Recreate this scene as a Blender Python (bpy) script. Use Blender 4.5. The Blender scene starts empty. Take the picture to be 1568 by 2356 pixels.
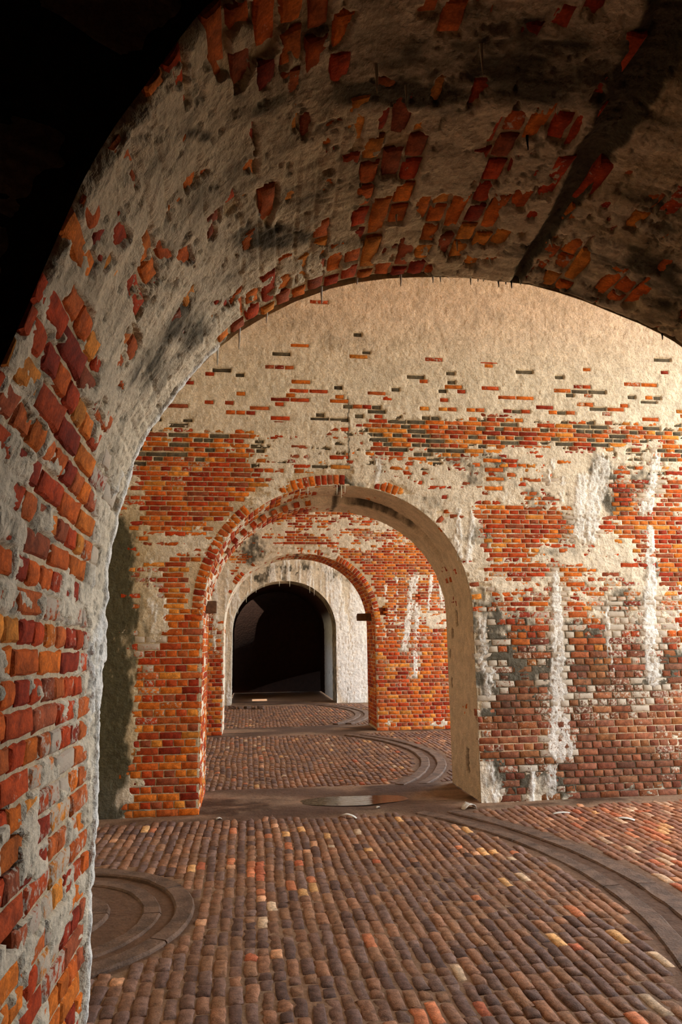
import bpy, math, random
import numpy as np
from mathutils import Matrix, Vector

# ------------------------------------------------------------------ camera
SC = bpy.context.scene
COL = SC.collection
FPX, YAW, PITCH, ROLL, EYE = 1629.6, 0.1289, 0.1805, -0.0126, 1.72
cy_, sy_, cp_, sp_ = math.cos(YAW), math.sin(YAW), math.cos(PITCH), math.sin(PITCH)
cr_, sr_ = math.cos(ROLL), math.sin(ROLL)
r0 = Vector((cy_, -sy_, 0)); u0 = Vector((-sy_*sp_, -cy_*sp_, cp_)); FWD = Vector((sy_*cp_, cy_*cp_, sp_))
RGT = r0*cr_ + u0*sr_; UPV = r0*(-sr_) + u0*cr_
cam = bpy.data.cameras.new('camera'); cam.sensor_fit = 'VERTICAL'; cam.sensor_height = 36.0
cam.lens = 36.0*FPX/2356; cam.clip_start = 0.05; cam.clip_end = 400
camo = bpy.data.objects.new('camera', cam); COL.objects.link(camo)
m = Matrix.Identity(4)
for i in range(3):
    m[i][0] = RGT[i]; m[i][1] = UPV[i]; m[i][2] = -FWD[i]
m[2][3] = EYE
camo.matrix_world = m
SC.camera = camo

# ------------------------------------------------------------------ daylight, exposure
SC.view_settings.view_transform = 'Standard'; SC.view_settings.look = 'None'
SC.view_settings.gamma = 1.0; SC.view_settings.use_curve_mapping = False
SC.view_settings.exposure = 1.25
SUN_E, SKY_S = 5.0, 3.6
W = bpy.data.worlds.new('sky'); SC.world = W; W.use_nodes = True
nt = W.node_tree; nt.nodes.clear()
wo = nt.nodes.new('ShaderNodeOutputWorld'); bg = nt.nodes.new('ShaderNodeBackground')
bg.inputs['Color'].default_value = (0.80, 0.90, 1.0, 1); bg.inputs['Strength'].default_value = SKY_S
nt.links.new(bg.outputs[0], wo.inputs[0])
sun = bpy.data.lights.new('sun', 'SUN'); sun.energy = SUN_E; sun.color = (1.0, 0.93, 0.82); sun.angle = 0.01
suno = bpy.data.objects.new('sun', sun); COL.objects.link(suno)
suno.rotation_euler = (0, math.radians(-32), 0)       # high over the roof, from the seaward (left) side
for k, (ya, yb) in enumerate(((2.76, 7.72), (8.83, 14.03), (15.05, 20.48))):   # sampling portals in the open bay ends
    pl = bpy.data.lights.new('bay_opening', 'AREA'); pl.shape = 'RECTANGLE'; pl.size = 6.2; pl.size_y = yb-ya
    pl.cycles.is_portal = True
    po = bpy.data.objects.new('bay_opening', pl); COL.objects.link(po)
    po.location = (6.95, (ya+yb)/2, 3.1); po.rotation_euler = (0, math.radians(90), 0)

# ------------------------------------------------------------------ measures (metres)
D0, DN = 1.35, 2.76                 # near arch: face towards the camera, face towards the first bay
D1, D1B = 7.73, 8.83                # second wall
D2, D2B = 14.03, 15.05              # third wall
D3, D3B = 20.48, 21.45              # fourth wall
XW, XE = -1.6, 6.9                  # seaward wall, open end of the bays
TOP = 6.3
AXC, AA, AZS, AB = 0.99, 1.48, 2.0, 1.45   # arches of the walls beyond

# ------------------------------------------------------------------ helpers
def lin(r, g, b):
    return tuple(((c/255)/12.92 if c/255 <= .04045 else ((c/255+.055)/1.055)**2.4) for c in (r, g, b))

def hsh(a, b, seed):
    a = np.asarray(a).astype(np.int64); b = np.asarray(b).astype(np.int64)
    n = (a*374761393 + b*668265263 + seed*1442695041) & 0xFFFFFFFF
    n = ((n ^ (n >> 13))*1274126177) & 0xFFFFFFFF
    n = ((n ^ (n >> 16))*2246822519) & 0xFFFFFFFF
    n = n ^ (n >> 15)
    return (n & 0xFFFFFF)/float(0xFFFFFF)

def vn(x, y, seed=0):
    x = np.asarray(x, float); y = np.asarray(y, float)
    i = np.floor(x); j = np.floor(y); f = x-i; g = y-j
    f = f*f*(3-2*f); g = g*g*(3-2*g)
    a = hsh(i, j, seed); b = hsh(i+1, j, seed); c = hsh(i, j+1, seed); d = hsh(i+1, j+1, seed)
    return (a*(1-f)+b*f)*(1-g) + (c*(1-f)+d*f)*g

def fbm(x, y, seed=0, o=4):
    t = 0; a = .5; s = 0
    for k in range(o):
        t = t + a*vn(x*2**k+17.3*k, y*2**k-9.1*k, seed+k); s += a; a *= .55
    return t/s

def sst(e0, e1, x):
    t = np.clip((np.asarray(x, float)-e0)/(e1-e0), 0, 1); return t*t*(3-2*t)

def blobs(F, u, v, sharp=1.0):
    t = np.zeros(np.shape(u))
    for (cx, cz, a, b, c, d, val) in F:
        du = u-cx; dv = v-cz
        q = (a*du+b*dv)**2 + (c*du+d*dv)**2
        t = t + val*np.exp(-np.minimum(q*q*.6+q*.25, 40))
    return t

def streaks(F, u, v, seed=5):
    """lime runs: polylines with widths, ragged edges"""
    t = np.zeros(np.shape(u)); wob = (fbm(u*18, v*5, seed, 4)-.5)
    for pts, w0, w1, val in F:
        n = len(pts)-1
        for k in range(n):
            (x0, z0), (x1, z1) = pts[k], pts[k+1]
            dx, dz = x1-x0, z1-z0; L2 = dx*dx+dz*dz
            tt = np.clip(((u-x0)*dx+(v-z0)*dz)/L2, 0, 1)
            d = np.hypot(u-(x0+tt*dx), v-(z0+tt*dz))
            w = w0+(w1-w0)*(k+tt)/n
            w = w*(1.45+1.7*wob)
            t = np.maximum(t, val*(1-sst(.1, 1.6, d/np.maximum(w, .004))))
    return t

def link(o, parent=None):
    COL.objects.link(o)
    if parent is not None: o.parent = parent
    return o

def mesh_q(name, V, Q, smooth=True, col=None):
    """mesh from a vertex array and a quad array, optional per-vertex RGBA"""
    V = np.ascontiguousarray(V, np.float32); Q = np.ascontiguousarray(Q, np.int32)
    me = bpy.data.meshes.new(name)
    me.vertices.add(len(V)); me.vertices.foreach_set('co', V.ravel())
    me.loops.add(Q.size); me.loops.foreach_set('vertex_index', Q.ravel())
    me.polygons.add(len(Q)); me.polygons.foreach_set('loop_start', np.arange(0, Q.size, 4, dtype=np.int32))
    me.polygons.foreach_set('use_smooth', np.full(len(Q), smooth) if np.isscalar(smooth) else np.asarray(smooth, bool))
    me.update(calc_edges=True)
    if col is not None:
        a = me.color_attributes.new('Col', 'FLOAT_COLOR', 'POINT')
        a.data.foreach_set('color', np.ascontiguousarray(col, np.float32).ravel())
    return me

def obj(name, me, mat, parent=None):
    o = bpy.data.objects.new(name, me)
    if mat is not None and not me.materials: me.materials.append(mat)
    return link(o, parent)

def tag(o, label=None, cat=None, kind=None, group=None):
    if label: o['label'] = label
    if cat: o['category'] = cat
    if kind: o['kind'] = kind
    if group: o['group'] = group
    return o

def grid_quads(nr, nc):
    i = np.arange(nr*nc).reshape(nr, nc)
    return np.stack([i[:-1, :-1], i[:-1, 1:], i[1:, 1:], i[1:, :-1]], -1).reshape(-1, 4)

def px(P):
    """photo pixel of a point: only used to choose which pieces show largest"""
    d = np.asarray(P, float)-np.array((0, 0, EYE))
    z = d@np.array(FWD); z = np.where(z > .05, z, np.nan)
    return np.stack([784+FPX*(d@np.array(RGT))/z, 1178-FPX*(d@np.array(UPV))/z], -1)

# ------------------------------------------------------------------ materials
def nmat(name):
    ma = bpy.data.materials.new(name); ma.use_nodes = True
    t = ma.node_tree; b = t.nodes['Principled BSDF']
    return ma, t, b
def N(t, k, **kw):
    n = t.nodes.new(k)
    for a, v in kw.items(): setattr(n, a, v)
    return n
def noise(t, vec, scale, detail=4, rough=.55):
    n = N(t, 'ShaderNodeTexNoise'); n.inputs['Scale'].default_value = scale
    n.inputs['Detail'].default_value = detail; n.inputs['Roughness'].default_value = rough
    if vec is not None: t.links.new(vec, n.inputs['Vector'])
    return n.outputs['Fac']
def ramp(t, fac, a, b, c0=0.0, c1=1.0):
    n = N(t, 'ShaderNodeMapRange'); n.interpolation_type = 'SMOOTHSTEP'
    n.inputs[1].default_value = a; n.inputs[2].default_value = b
    n.inputs[3].default_value = c0; n.inputs[4].default_value = c1
    t.links.new(fac, n.inputs[0]); return n.outputs[0]
def math_(t, op, a, b):
    n = N(t, 'ShaderNodeMath', operation=op)
    for i, v in enumerate((a, b)):
        if isinstance(v, (int, float)): n.inputs[i].default_value = v
        else: t.links.new(v, n.inputs[i])
    return n.outputs[0]
def mix(t, blend, fac, a, b):
    n = N(t, 'ShaderNodeMix', data_type='RGBA', blend_type=blend)
    for s, v in ((n.inputs[0], fac), (n.inputs[6], a), (n.inputs[7], b)):
        if isinstance(v, (int, float)): s.default_value = v
        elif isinstance(v, tuple): s.default_value = (*v, 1) if len(v) == 3 else v
        else: t.links.new(v, s)
    return n.outputs[2]
def bump(t, b, h, strength, dist):
    n = N(t, 'ShaderNodeBump'); n.inputs['Strength'].default_value = strength; n.inputs['Distance'].default_value = dist
    t.links.new(h, n.inputs['Height']); t.links.new(n.outputs[0], b.inputs['Normal'])
def geo(t): return N(t, 'ShaderNodeNewGeometry').outputs['Position']

def sheet_material(name, rough=.92, bmp=.75, fine=60.0):
    """mortar, limewash and crust: colour from the wall's own stain map, grain and relief from noise"""
    ma, t, b = nmat(name); P = geo(t)
    at = N(t, 'ShaderNodeAttribute', attribute_name='Col')
    n1 = noise(t, P, 9.0, 4, .6); n2 = noise(t, P, fine, 3, .65)
    c = mix(t, 'MULTIPLY', 1.0, at.outputs['Color'], (1, 1, 1))
    k = math_(t, 'MULTIPLY', ramp(t, n1, .2, .8, .80, 1.16), ramp(t, n2, .28, .72, .80, 1.12))
    v = N(t, 'ShaderNodeVectorMath', operation='SCALE'); t.links.new(c, v.inputs[0]); t.links.new(k, v.inputs['Scale'])
    t.links.new(v.outputs[0], b.inputs['Base Color'])
    b.inputs['Roughness'].default_value = rough; b.inputs['Specular IOR Level'].default_value = .15
    bump(t, b, math_(t, 'ADD', n2, math_(t, 'MULTIPLY', noise(t, P, fine*.3, 2, .6), 1.6)), bmp, .012)
    return ma

def brick_material(name, wash=(0.46, 0.38, 0.285), rough=.88, bmp=.45):
    """fired clay: own colour of the piece times mottling; limewash caught on it in flakes"""
    ma, t, b = nmat(name); P = geo(t)
    at = N(t, 'ShaderNodeAttribute', attribute_name='Col'); oi = N(t, 'ShaderNodeObjectInfo')
    c = mix(t, 'MULTIPLY', 1.0, at.outputs['Color'], oi.outputs['Color'])
    w = math_(t, 'MULTIPLY', at.outputs['Alpha'], oi.outputs['Alpha'])
    n1 = noise(t, P, 22.0, 3, .6); n2 = noise(t, P, 120.0, 2, .6)
    k = math_(t, 'MULTIPLY', ramp(t, n1, .25, .75, .60, 1.3), ramp(t, n2, .25, .75, .75, 1.15))
    v = N(t, 'ShaderNodeVectorMath', operation='SCALE'); t.links.new(c, v.inputs[0]); t.links.new(k, v.inputs['Scale'])
    f = math_(t, 'ADD', noise(t, P, 30.0, 4, .68), math_(t, 'MULTIPLY', math_(t, 'SUBTRACT', w, .5), .8))
    c2 = mix(t, 'MIX', ramp(t, f, .47, .60, 0, .92), v.outputs[0], wash)
    t.links.new(c2, b.inputs['Base Color'])
    b.inputs['Roughness'].default_value = rough; b.inputs['Specular IOR Level'].default_value = .2
    bump(t, b, math_(t, 'ADD', n2, math_(t, 'MULTIPLY', n1, 1.5)), bmp, .006)
    return ma

def plain_material(name, col, rough=.85, scale=12.0, var=.35, bmp=.4, spec=.3):
    ma, t, b = nmat(name); P = geo(t)
    n1 = noise(t, P, scale, 6, .6); n2 = noise(t, P, scale*7, 4, .6)
    k = math_(t, 'MULTIPLY', ramp(t, n1, .25, .75, 1-var, 1+var), ramp(t, n2, .25, .75, .85, 1.12))
    v = N(t, 'ShaderNodeVectorMath', operation='SCALE'); v.inputs[0].default_value = col; t.links.new(k, v.inputs['Scale'])
    t.links.new(v.outputs[0], b.inputs['Base Color'])
    b.inputs['Roughness'].default_value = rough; b.inputs['Specular IOR Level'].default_value = spec
    bump(t, b, math_(t, 'ADD', n2, n1), bmp, .008)
    return ma

M_SHEET = sheet_material('limewashed_masonry')
M_BRICK = brick_material('fired_brick')
M_PAVE = brick_material('worn_paving_brick', wash=lin(120, 98, 82), rough=.74, bmp=.5)
M_EARTH = sheet_material('trodden_earth', rough=.8, bmp=.5, fine=40.0)
M_STONE = plain_material('traverse_stone', lin(104, 80, 64), .8, 9.0, .45, .9)
M_WHITE = plain_material('dull_limewash', lin(196, 176, 146), .9, 3.0, .25, .5)
M_SHADEB = plain_material('shade_darkened_masonry', lin(82, 62, 48), .9, 5.0, .4, .6)  # masonry colour darkened to keep the viewpoint room in shade
M_LIME = plain_material('lime_drip', lin(196, 184, 160), .6, 30.0, .15, .2)
M_SOOT = plain_material('blackened_drip', lin(34, 28, 22), .7, 30.0, .2, .2)
M_WOOD = plain_material('weathered_timber', lin(96, 68, 44), .85, 18.0, .35, .5)
M_GRASS = plain_material('parade_ground', lin(178, 160, 120), .95, 1.5, .2, .3)
M_ROOF = plain_material('roof_mass', lin(140, 120, 100), .9, 3.0, .2, .3)
M_FLAKE = plain_material('lime_flake', lin(205, 196, 182), .8, 40.0, .15, .3)
ma_, t_, b_ = nmat('shallow_water')
b_.inputs['Base Color'].default_value = (*lin(72, 56, 40), 1); b_.inputs['Roughness'].default_value = .06
b_.inputs['Specular IOR Level'].default_value = .6
_mp = N(t_, 'ShaderNodeMapping'); _mp.inputs['Scale'].default_value = (3.0, 22.0, 1.0); t_.links.new(geo(t_), _mp.inputs['Vector'])
bump(t_, b_, noise(t_, _mp.outputs[0], 1.6, 3, .5), .25, .02)
M_WATER = ma_

# ------------------------------------------------------------------ bricks
BRICK_TONES = [lin(*c) for c in ((190, 86, 26), (202, 106, 32), (174, 60, 18), (146, 46, 18), (208, 126, 46), (184, 90, 38), (152, 74, 42), (198, 98, 26), (176, 68, 24))]
rng = np.random.default_rng(7)

def brick_shape(L, H, D, nx, ny, seed, cham=.006, rough=.0014, dome=0.0):
    """local verts (a along, b up, n out of the face) and quads of one brick: uneven front grid, chamfer, four sides"""
    r = np.random.default_rng(seed)
    a = np.linspace(-L/2+cham, L/2-cham, nx+1); b = np.linspace(-H/2+cham, H/2-cham, ny+1)
    A, B = np.meshgrid(a, b)
    n = r.normal(0, rough, A.shape)
    if dome: n = n + dome*(1-(np.abs(A)/(L/2))**3)*(1-(np.abs(B)/(H/2))**2.5)-dome
    A = A + r.normal(0, rough, A.shape); B = B + r.normal(0, rough, B.shape)
    V = [np.stack([A, B, n], -1).reshape(-1, 3)]
    Q = [grid_quads(ny+1, nx+1)]
    idx = np.arange((nx+1)*(ny+1)).reshape(ny+1, nx+1)
    ring = np.concatenate([idx[0, :-1], idx[:-1, -1], idx[-1, ::-1][:-1], idx[::-1, 0][:-1]])
    k = len(ring); base = (nx+1)*(ny+1)
    P = V[0][ring]
    s = np.array([np.sign(P[:, 0])*(np.abs(P[:, 0]) > L/2-cham*2.2), np.sign(P[:, 1])*(np.abs(P[:, 1]) > H/2-cham*2.2)]).T
    P2 = P.copy(); P2[:, :2] += s*cham + r.normal(0, rough*.6, (k, 2)); P2[:, 2] -= cham*(.9+.5*r.random(k))
    P3 = P2.copy(); P3[:, 2] = -D
    V += [P2, P3]
    nxt = (np.arange(k)+1) % k
    i = np.arange(k)
    Q.append(np.stack([ring[i], base+i, base+nxt, ring[nxt]], -1))
    Q.append(np.stack([base+i, base+k+i, base+k+nxt, base+nxt], -1))
    return np.concatenate(V), np.concatenate(Q), len(Q[0])+(len(Q[1]) if dome else 0)

class Bricks:
    """collects the bricks of one surface; the largest in view become objects, the others one mesh"""
    def __init__(s): s.L = []
    def add(s, C, A, B, Nn, L, H, col, w, kind):
        s.L.append((np.array(C, float), np.array(A, float), np.array(B, float), np.array(Nn, float), L, H, col, w, kind))
    def build(s, parent, mat, shapes, name, massname, nmax=300, seen=None):
        if not s.L: return
        C = np.array([b[0] for b in s.L]); A = np.array([b[1]*b[4]/2 for b in s.L]); B = np.array([b[2]*b[5]/2 for b in s.L])
        p0 = px(C); pa = px(C+A)-px(C-A); pb = px(C+B)-px(C-B)
        area = np.abs(pa[:, 0]*pb[:, 1]-pa[:, 1]*pb[:, 0])
        vis = (p0[:, 0] > 4) & (p0[:, 0] < 1564) & (p0[:, 1] > 4) & (p0[:, 1] < 2352)
        if seen is not None: vis &= seen(C, p0)
        wv = np.array([b[7] for b in s.L])
        area = np.where(vis, np.nan_to_num(area)*np.where(wv > .8, .3, 1), -1)
        order = np.argsort(-area); single = set(int(i) for i in order[:nmax] if area[i] > 60)
        cache = {}; MV = []; MQ = []; MC = []; MS = []; off = 0
        for i, (c, a, b, n, L, H, col, w, kind) in enumerate(s.L):
            Ls, Hs, D, nx, ny, kw = shapes[kind]
            var = int(hsh(i, 3, 77)*5)
            key = (kind, var)
            if key not in cache:
                v, q, ns = brick_shape(Ls, Hs, D, nx, ny, 100+var*13+hash(kind) % 7 if not isinstance(kind, str) else 100+var*13+sum(map(ord, kind)), **kw)
                cache[key] = [v, q, None, np.arange(len(q)) < ns]
            v, q, me, sm = cache[key]
            if i in single:
                if me is None:
                    me = mesh_q(name, v, q, sm, np.ones((len(v), 4))); me.materials.append(mat); cache[key][2] = me
                o = bpy.data.objects.new(name, me)
                mt = Matrix.Identity(4)
                for r in range(3):
                    mt[r][0] = a[r]*L/Ls; mt[r][1] = b[r]*H/Hs; mt[r][2] = n[r]; mt[r][3] = c[r]
                link(o, parent); o.matrix_local = mt
                o.color = (*col, w)
            else:
                vv = c + np.outer(v[:, 0]*L/Ls, a) + np.outer(v[:, 1]*H/Hs, b) + np.outer(v[:, 2], n)
                MV.append(vv); MS.append(sm); MQ.append(q+off); off += len(vv)
                MC.append(np.tile(np.array((*col, w)), (len(vv), 1)))
        if MV:
            me = mesh_q(massname, np.concatenate(MV), np.concatenate(MQ), np.concatenate(MS), np.concatenate(MC))
            tag(obj(massname, me, mat, parent), kind='stuff')

def tone(i, j, seed, grey=0.0):
    r = hsh(i, j, seed); c = np.array(BRICK_TONES[int(r*8.999)])
    k = .8+.4*hsh(i, j, seed+1)
    if hsh(i, j, seed+2) < grey: c = np.array(lin(104, 90, 70)); k = .8+.3*hsh(i, j, seed+1)
    return tuple(np.clip(c*k, 0, 1))
# ------------------------------------------------------------------ stain maps (metres on each wall)
W1C=[(0.55,3.95,1.45,-0.00,0.09,-3.57,0.30),(0.10,4.22,1.02,0.01,0.14,-4.89,0.20),(-0.70,3.53,1.42,0.04,0.03,-1.86,-0.35),(-1.29,3.35,7.29,0.29,0.05,-3.47,0.35),(0.11,3.29,5.23,0.04,0.07,-5.10,0.30),(0.21,3.57,5.18,0.03,0.14,-8.04,0.25),(-0.68,2.80,3.10,0.08,0.03,-6.03,0.35),(-1.13,2.68,4.42,0.16,0.01,-4.28,0.30),(-0.81,2.55,2.00,0.06,0.01,-8.57,-0.15),(-1.02,2.04,7.46,0.26,-0.03,-4.41,0.50),(-1.32,1.38,7.67,0.32,-0.02,-0.88,0.60),(-1.10,1.99,3.75,0.14,-0.03,-3.68,0.25),(-0.67,0.93,2.84,0.08,-0.02,-0.89,-0.50),(-0.66,2.31,3.66,0.10,-0.01,-3.60,-0.20),(3.44,4.18,0.54,-0.04,0.15,-5.82,-0.55),(1.91,4.14,1.49,-0.05,0.14,-5.46,-0.35),(3.40,3.65,0.57,-0.04,0.07,-3.82,0.20),(1.49,3.64,2.21,-0.05,0.09,-4.91,0.15),(3.26,3.03,1.47,-0.09,0.06,-7.56,-0.40),(4.46,3.33,3.65,-0.33,0.04,-3.17,-0.10),(4.70,2.96,3.04,-0.30,0.07,-9.64,-0.30),(3.92,3.42,3.37,-0.27,0.03,-2.25,0.50),(2.42,2.90,4.90,-0.22,0.02,-2.50,0.45),(2.29,3.45,2.78,-0.12,0.06,-3.91,0.20),(3.17,2.49,1.76,-0.11,0.00,-14.39,-0.40),(3.76,2.70,2.10,-0.16,0.02,-5.65,0.25),(2.70,2.40,4.91,-0.26,-0.00,-3.40,0.20),(4.34,2.55,2.33,-0.21,0.00,-3.29,0.25),(4.93,2.55,6.10,-0.63,0.00,-3.26,-0.20),(2.54,0.17,7.42,-0.38,-0.17,-4.53,0.60),(3.17,0.19,5.08,-0.34,-0.16,-4.47,0.35),(4.13,1.47,3.19,-0.28,-0.06,-4.15,-0.30),(3.98,0.90,1.08,-0.09,-0.09,-3.56,-0.35),(3.94,0.39,0.99,-0.08,-0.12,-3.65,-0.35),(2.81,0.74,3.39,-0.19,-0.10,-3.66,-0.20),(2.98,1.87,2.46,-0.15,-0.03,-3.46,0.10),(0.59,3.37,3.43,-0.01,0.15,-10.08,-0.20),(1.88,3.24,3.30,-0.11,0.08,-6.63,0.20),(5.12,4.36,3.51,-0.36,0.13,-4.51,-0.20)]
W1D=[(-1.33,0.94,8.95,0.39,-0.04,-1.56,0.70),(2.92,1.77,3.30,-0.19,-0.03,-2.61,0.55),(2.79,1.11,5.04,-0.28,-0.05,-2.40,0.55),(4.13,3.66,4.58,-0.38,0.14,-7.55,0.45),(3.33,3.26,5.41,-0.35,0.11,-8.83,0.45),(2.83,0.25,5.13,-0.30,-0.16,-4.49,0.80),(3.42,0.18,6.72,-0.49,-0.20,-5.57,0.30),(4.74,1.46,4.70,-0.48,-0.06,-4.12,0.65),(4.37,2.05,3.13,-0.29,-0.03,-4.03,0.40),(1.48,3.61,14.21,-0.33,0.18,-9.84,0.50),(4.30,3.32,6.12,-0.54,0.06,-4.77,0.40),(1.04,3.53,10.11,-0.13,0.08,-4.97,0.30),(3.65,0.63,3.30,-0.26,-0.21,-7.25,0.30),(2.60,0.48,10.29,-0.54,-0.35,-11.15,0.60),(-1.29,0.06,3.96,0.17,-0.71,-17.43,0.60),(4.34,0.38,2.16,-0.21,-0.18,-5.44,0.30),(3.79,1.76,3.85,-0.30,-0.04,-3.43,0.30),(3.65,1.28,0.85,-0.06,-0.03,-1.76,0.95),(3.93,0.25,0.99,-0.08,-0.11,-3.15,0.90),(0.60,5.40,1.79,-0.01,0.24,-5.12,0.34),(1.11,5.15,2.16,-0.03,0.27,-6.16,0.36),(2.82,5.62,2.29,-0.12,0.29,-5.90,0.30),(2.16,5.36,2.09,-0.08,0.28,-6.02,0.28),(-0.69,1.72,7.44,0.20,-0.04,-3.18,-0.20)]
W1W=[(3.02,1.67,2.20,-0.13,-0.03,-2.33,0.25),(4.15,1.08,1.38,-0.12,-0.09,-4.22,0.33),(3.55,1.96,0.74,-0.05,-0.03,-3.42,0.20),(3.32,2.40,1.20,-0.08,-0.00,-4.04,0.25),(4.35,2.15,1.88,-0.17,-0.01,-2.87,0.25),(-0.81,1.02,3.80,0.12,-0.14,-5.77,0.15),(-0.62,0.54,5.73,0.15,-0.25,-7.85,0.20),(3.62,2.90,0.95,-0.07,0.02,-3.27,0.10),(-1.09,1.73,5.65,0.21,-0.02,-1.87,0.30),(2.61,1.58,5.02,-0.26,-0.01,-1.06,0.40),(-0.35,2.78,3.58,0.07,0.02,-3.51,0.10)]
W2C=[(1.60,4.00,1.62,-0.02,0.03,-4.02,0.28),(0.55,4.00,2.89,0.01,0.03,-3.79,0.20),(0.21,3.48,1.95,0.02,0.01,-2.31,0.40),(1.25,3.44,1.91,-0.01,0.02,-7.63,0.30),(2.85,4.07,1.85,-0.05,0.05,-6.17,0.35),(2.13,3.66,1.61,-0.03,0.04,-8.07,0.30),(2.65,3.22,0.75,-0.02,0.01,-5.69,-0.20),(-0.54,2.79,5.43,0.10,-0.00,-1.31,0.50),(3.60,2.09,2.80,-0.10,-0.05,-5.27,0.30),(2.71,2.01,4.55,-0.11,-0.05,-4.69,0.10),(3.20,0.66,1.28,-0.04,-0.02,-1.01,-0.40),(-0.63,1.06,6.13,0.12,-0.02,-1.24,-0.30),(1.07,3.22,2.89,-0.01,0.01,-5.77,0.30),(2.75,0.13,5.83,-0.15,-0.27,-10.25,0.50),(3.62,0.11,3.82,-0.14,-0.32,-12.20,0.40),(2.37,2.18,11.43,-0.23,-0.10,-11.70,-0.30)]
W2D=[(0.04,3.52,3.66,0.04,0.01,-3.04,0.90),(1.07,3.74,2.29,-0.01,0.02,-3.79,0.20),(1.60,3.40,2.85,-0.03,0.02,-8.16,0.30),(2.59,0.67,9.67,-0.23,-0.07,-3.04,0.20),(-0.63,2.88,8.54,0.16,-0.00,-2.36,0.30)]
W3D=[(0.46,3.76,8.03,0.05,0.00,-7.98,0.60),(2.26,3.59,5.62,-0.05,-0.00,-5.65,0.50),(0.31,3.53,1.34,0.01,-0.01,-8.01,0.30),(1.44,3.78,1.59,-0.00,0.00,-5.66,0.40),(2.82,0.27,8.04,-0.12,-0.09,-4.18,0.60),(2.96,1.78,19.80,-0.31,-0.05,-4.06,0.40),(0.07,3.16,4.06,0.04,-0.02,-5.77,0.30),(2.13,3.28,5.64,-0.05,-0.02,-7.96,0.40)]
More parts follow.
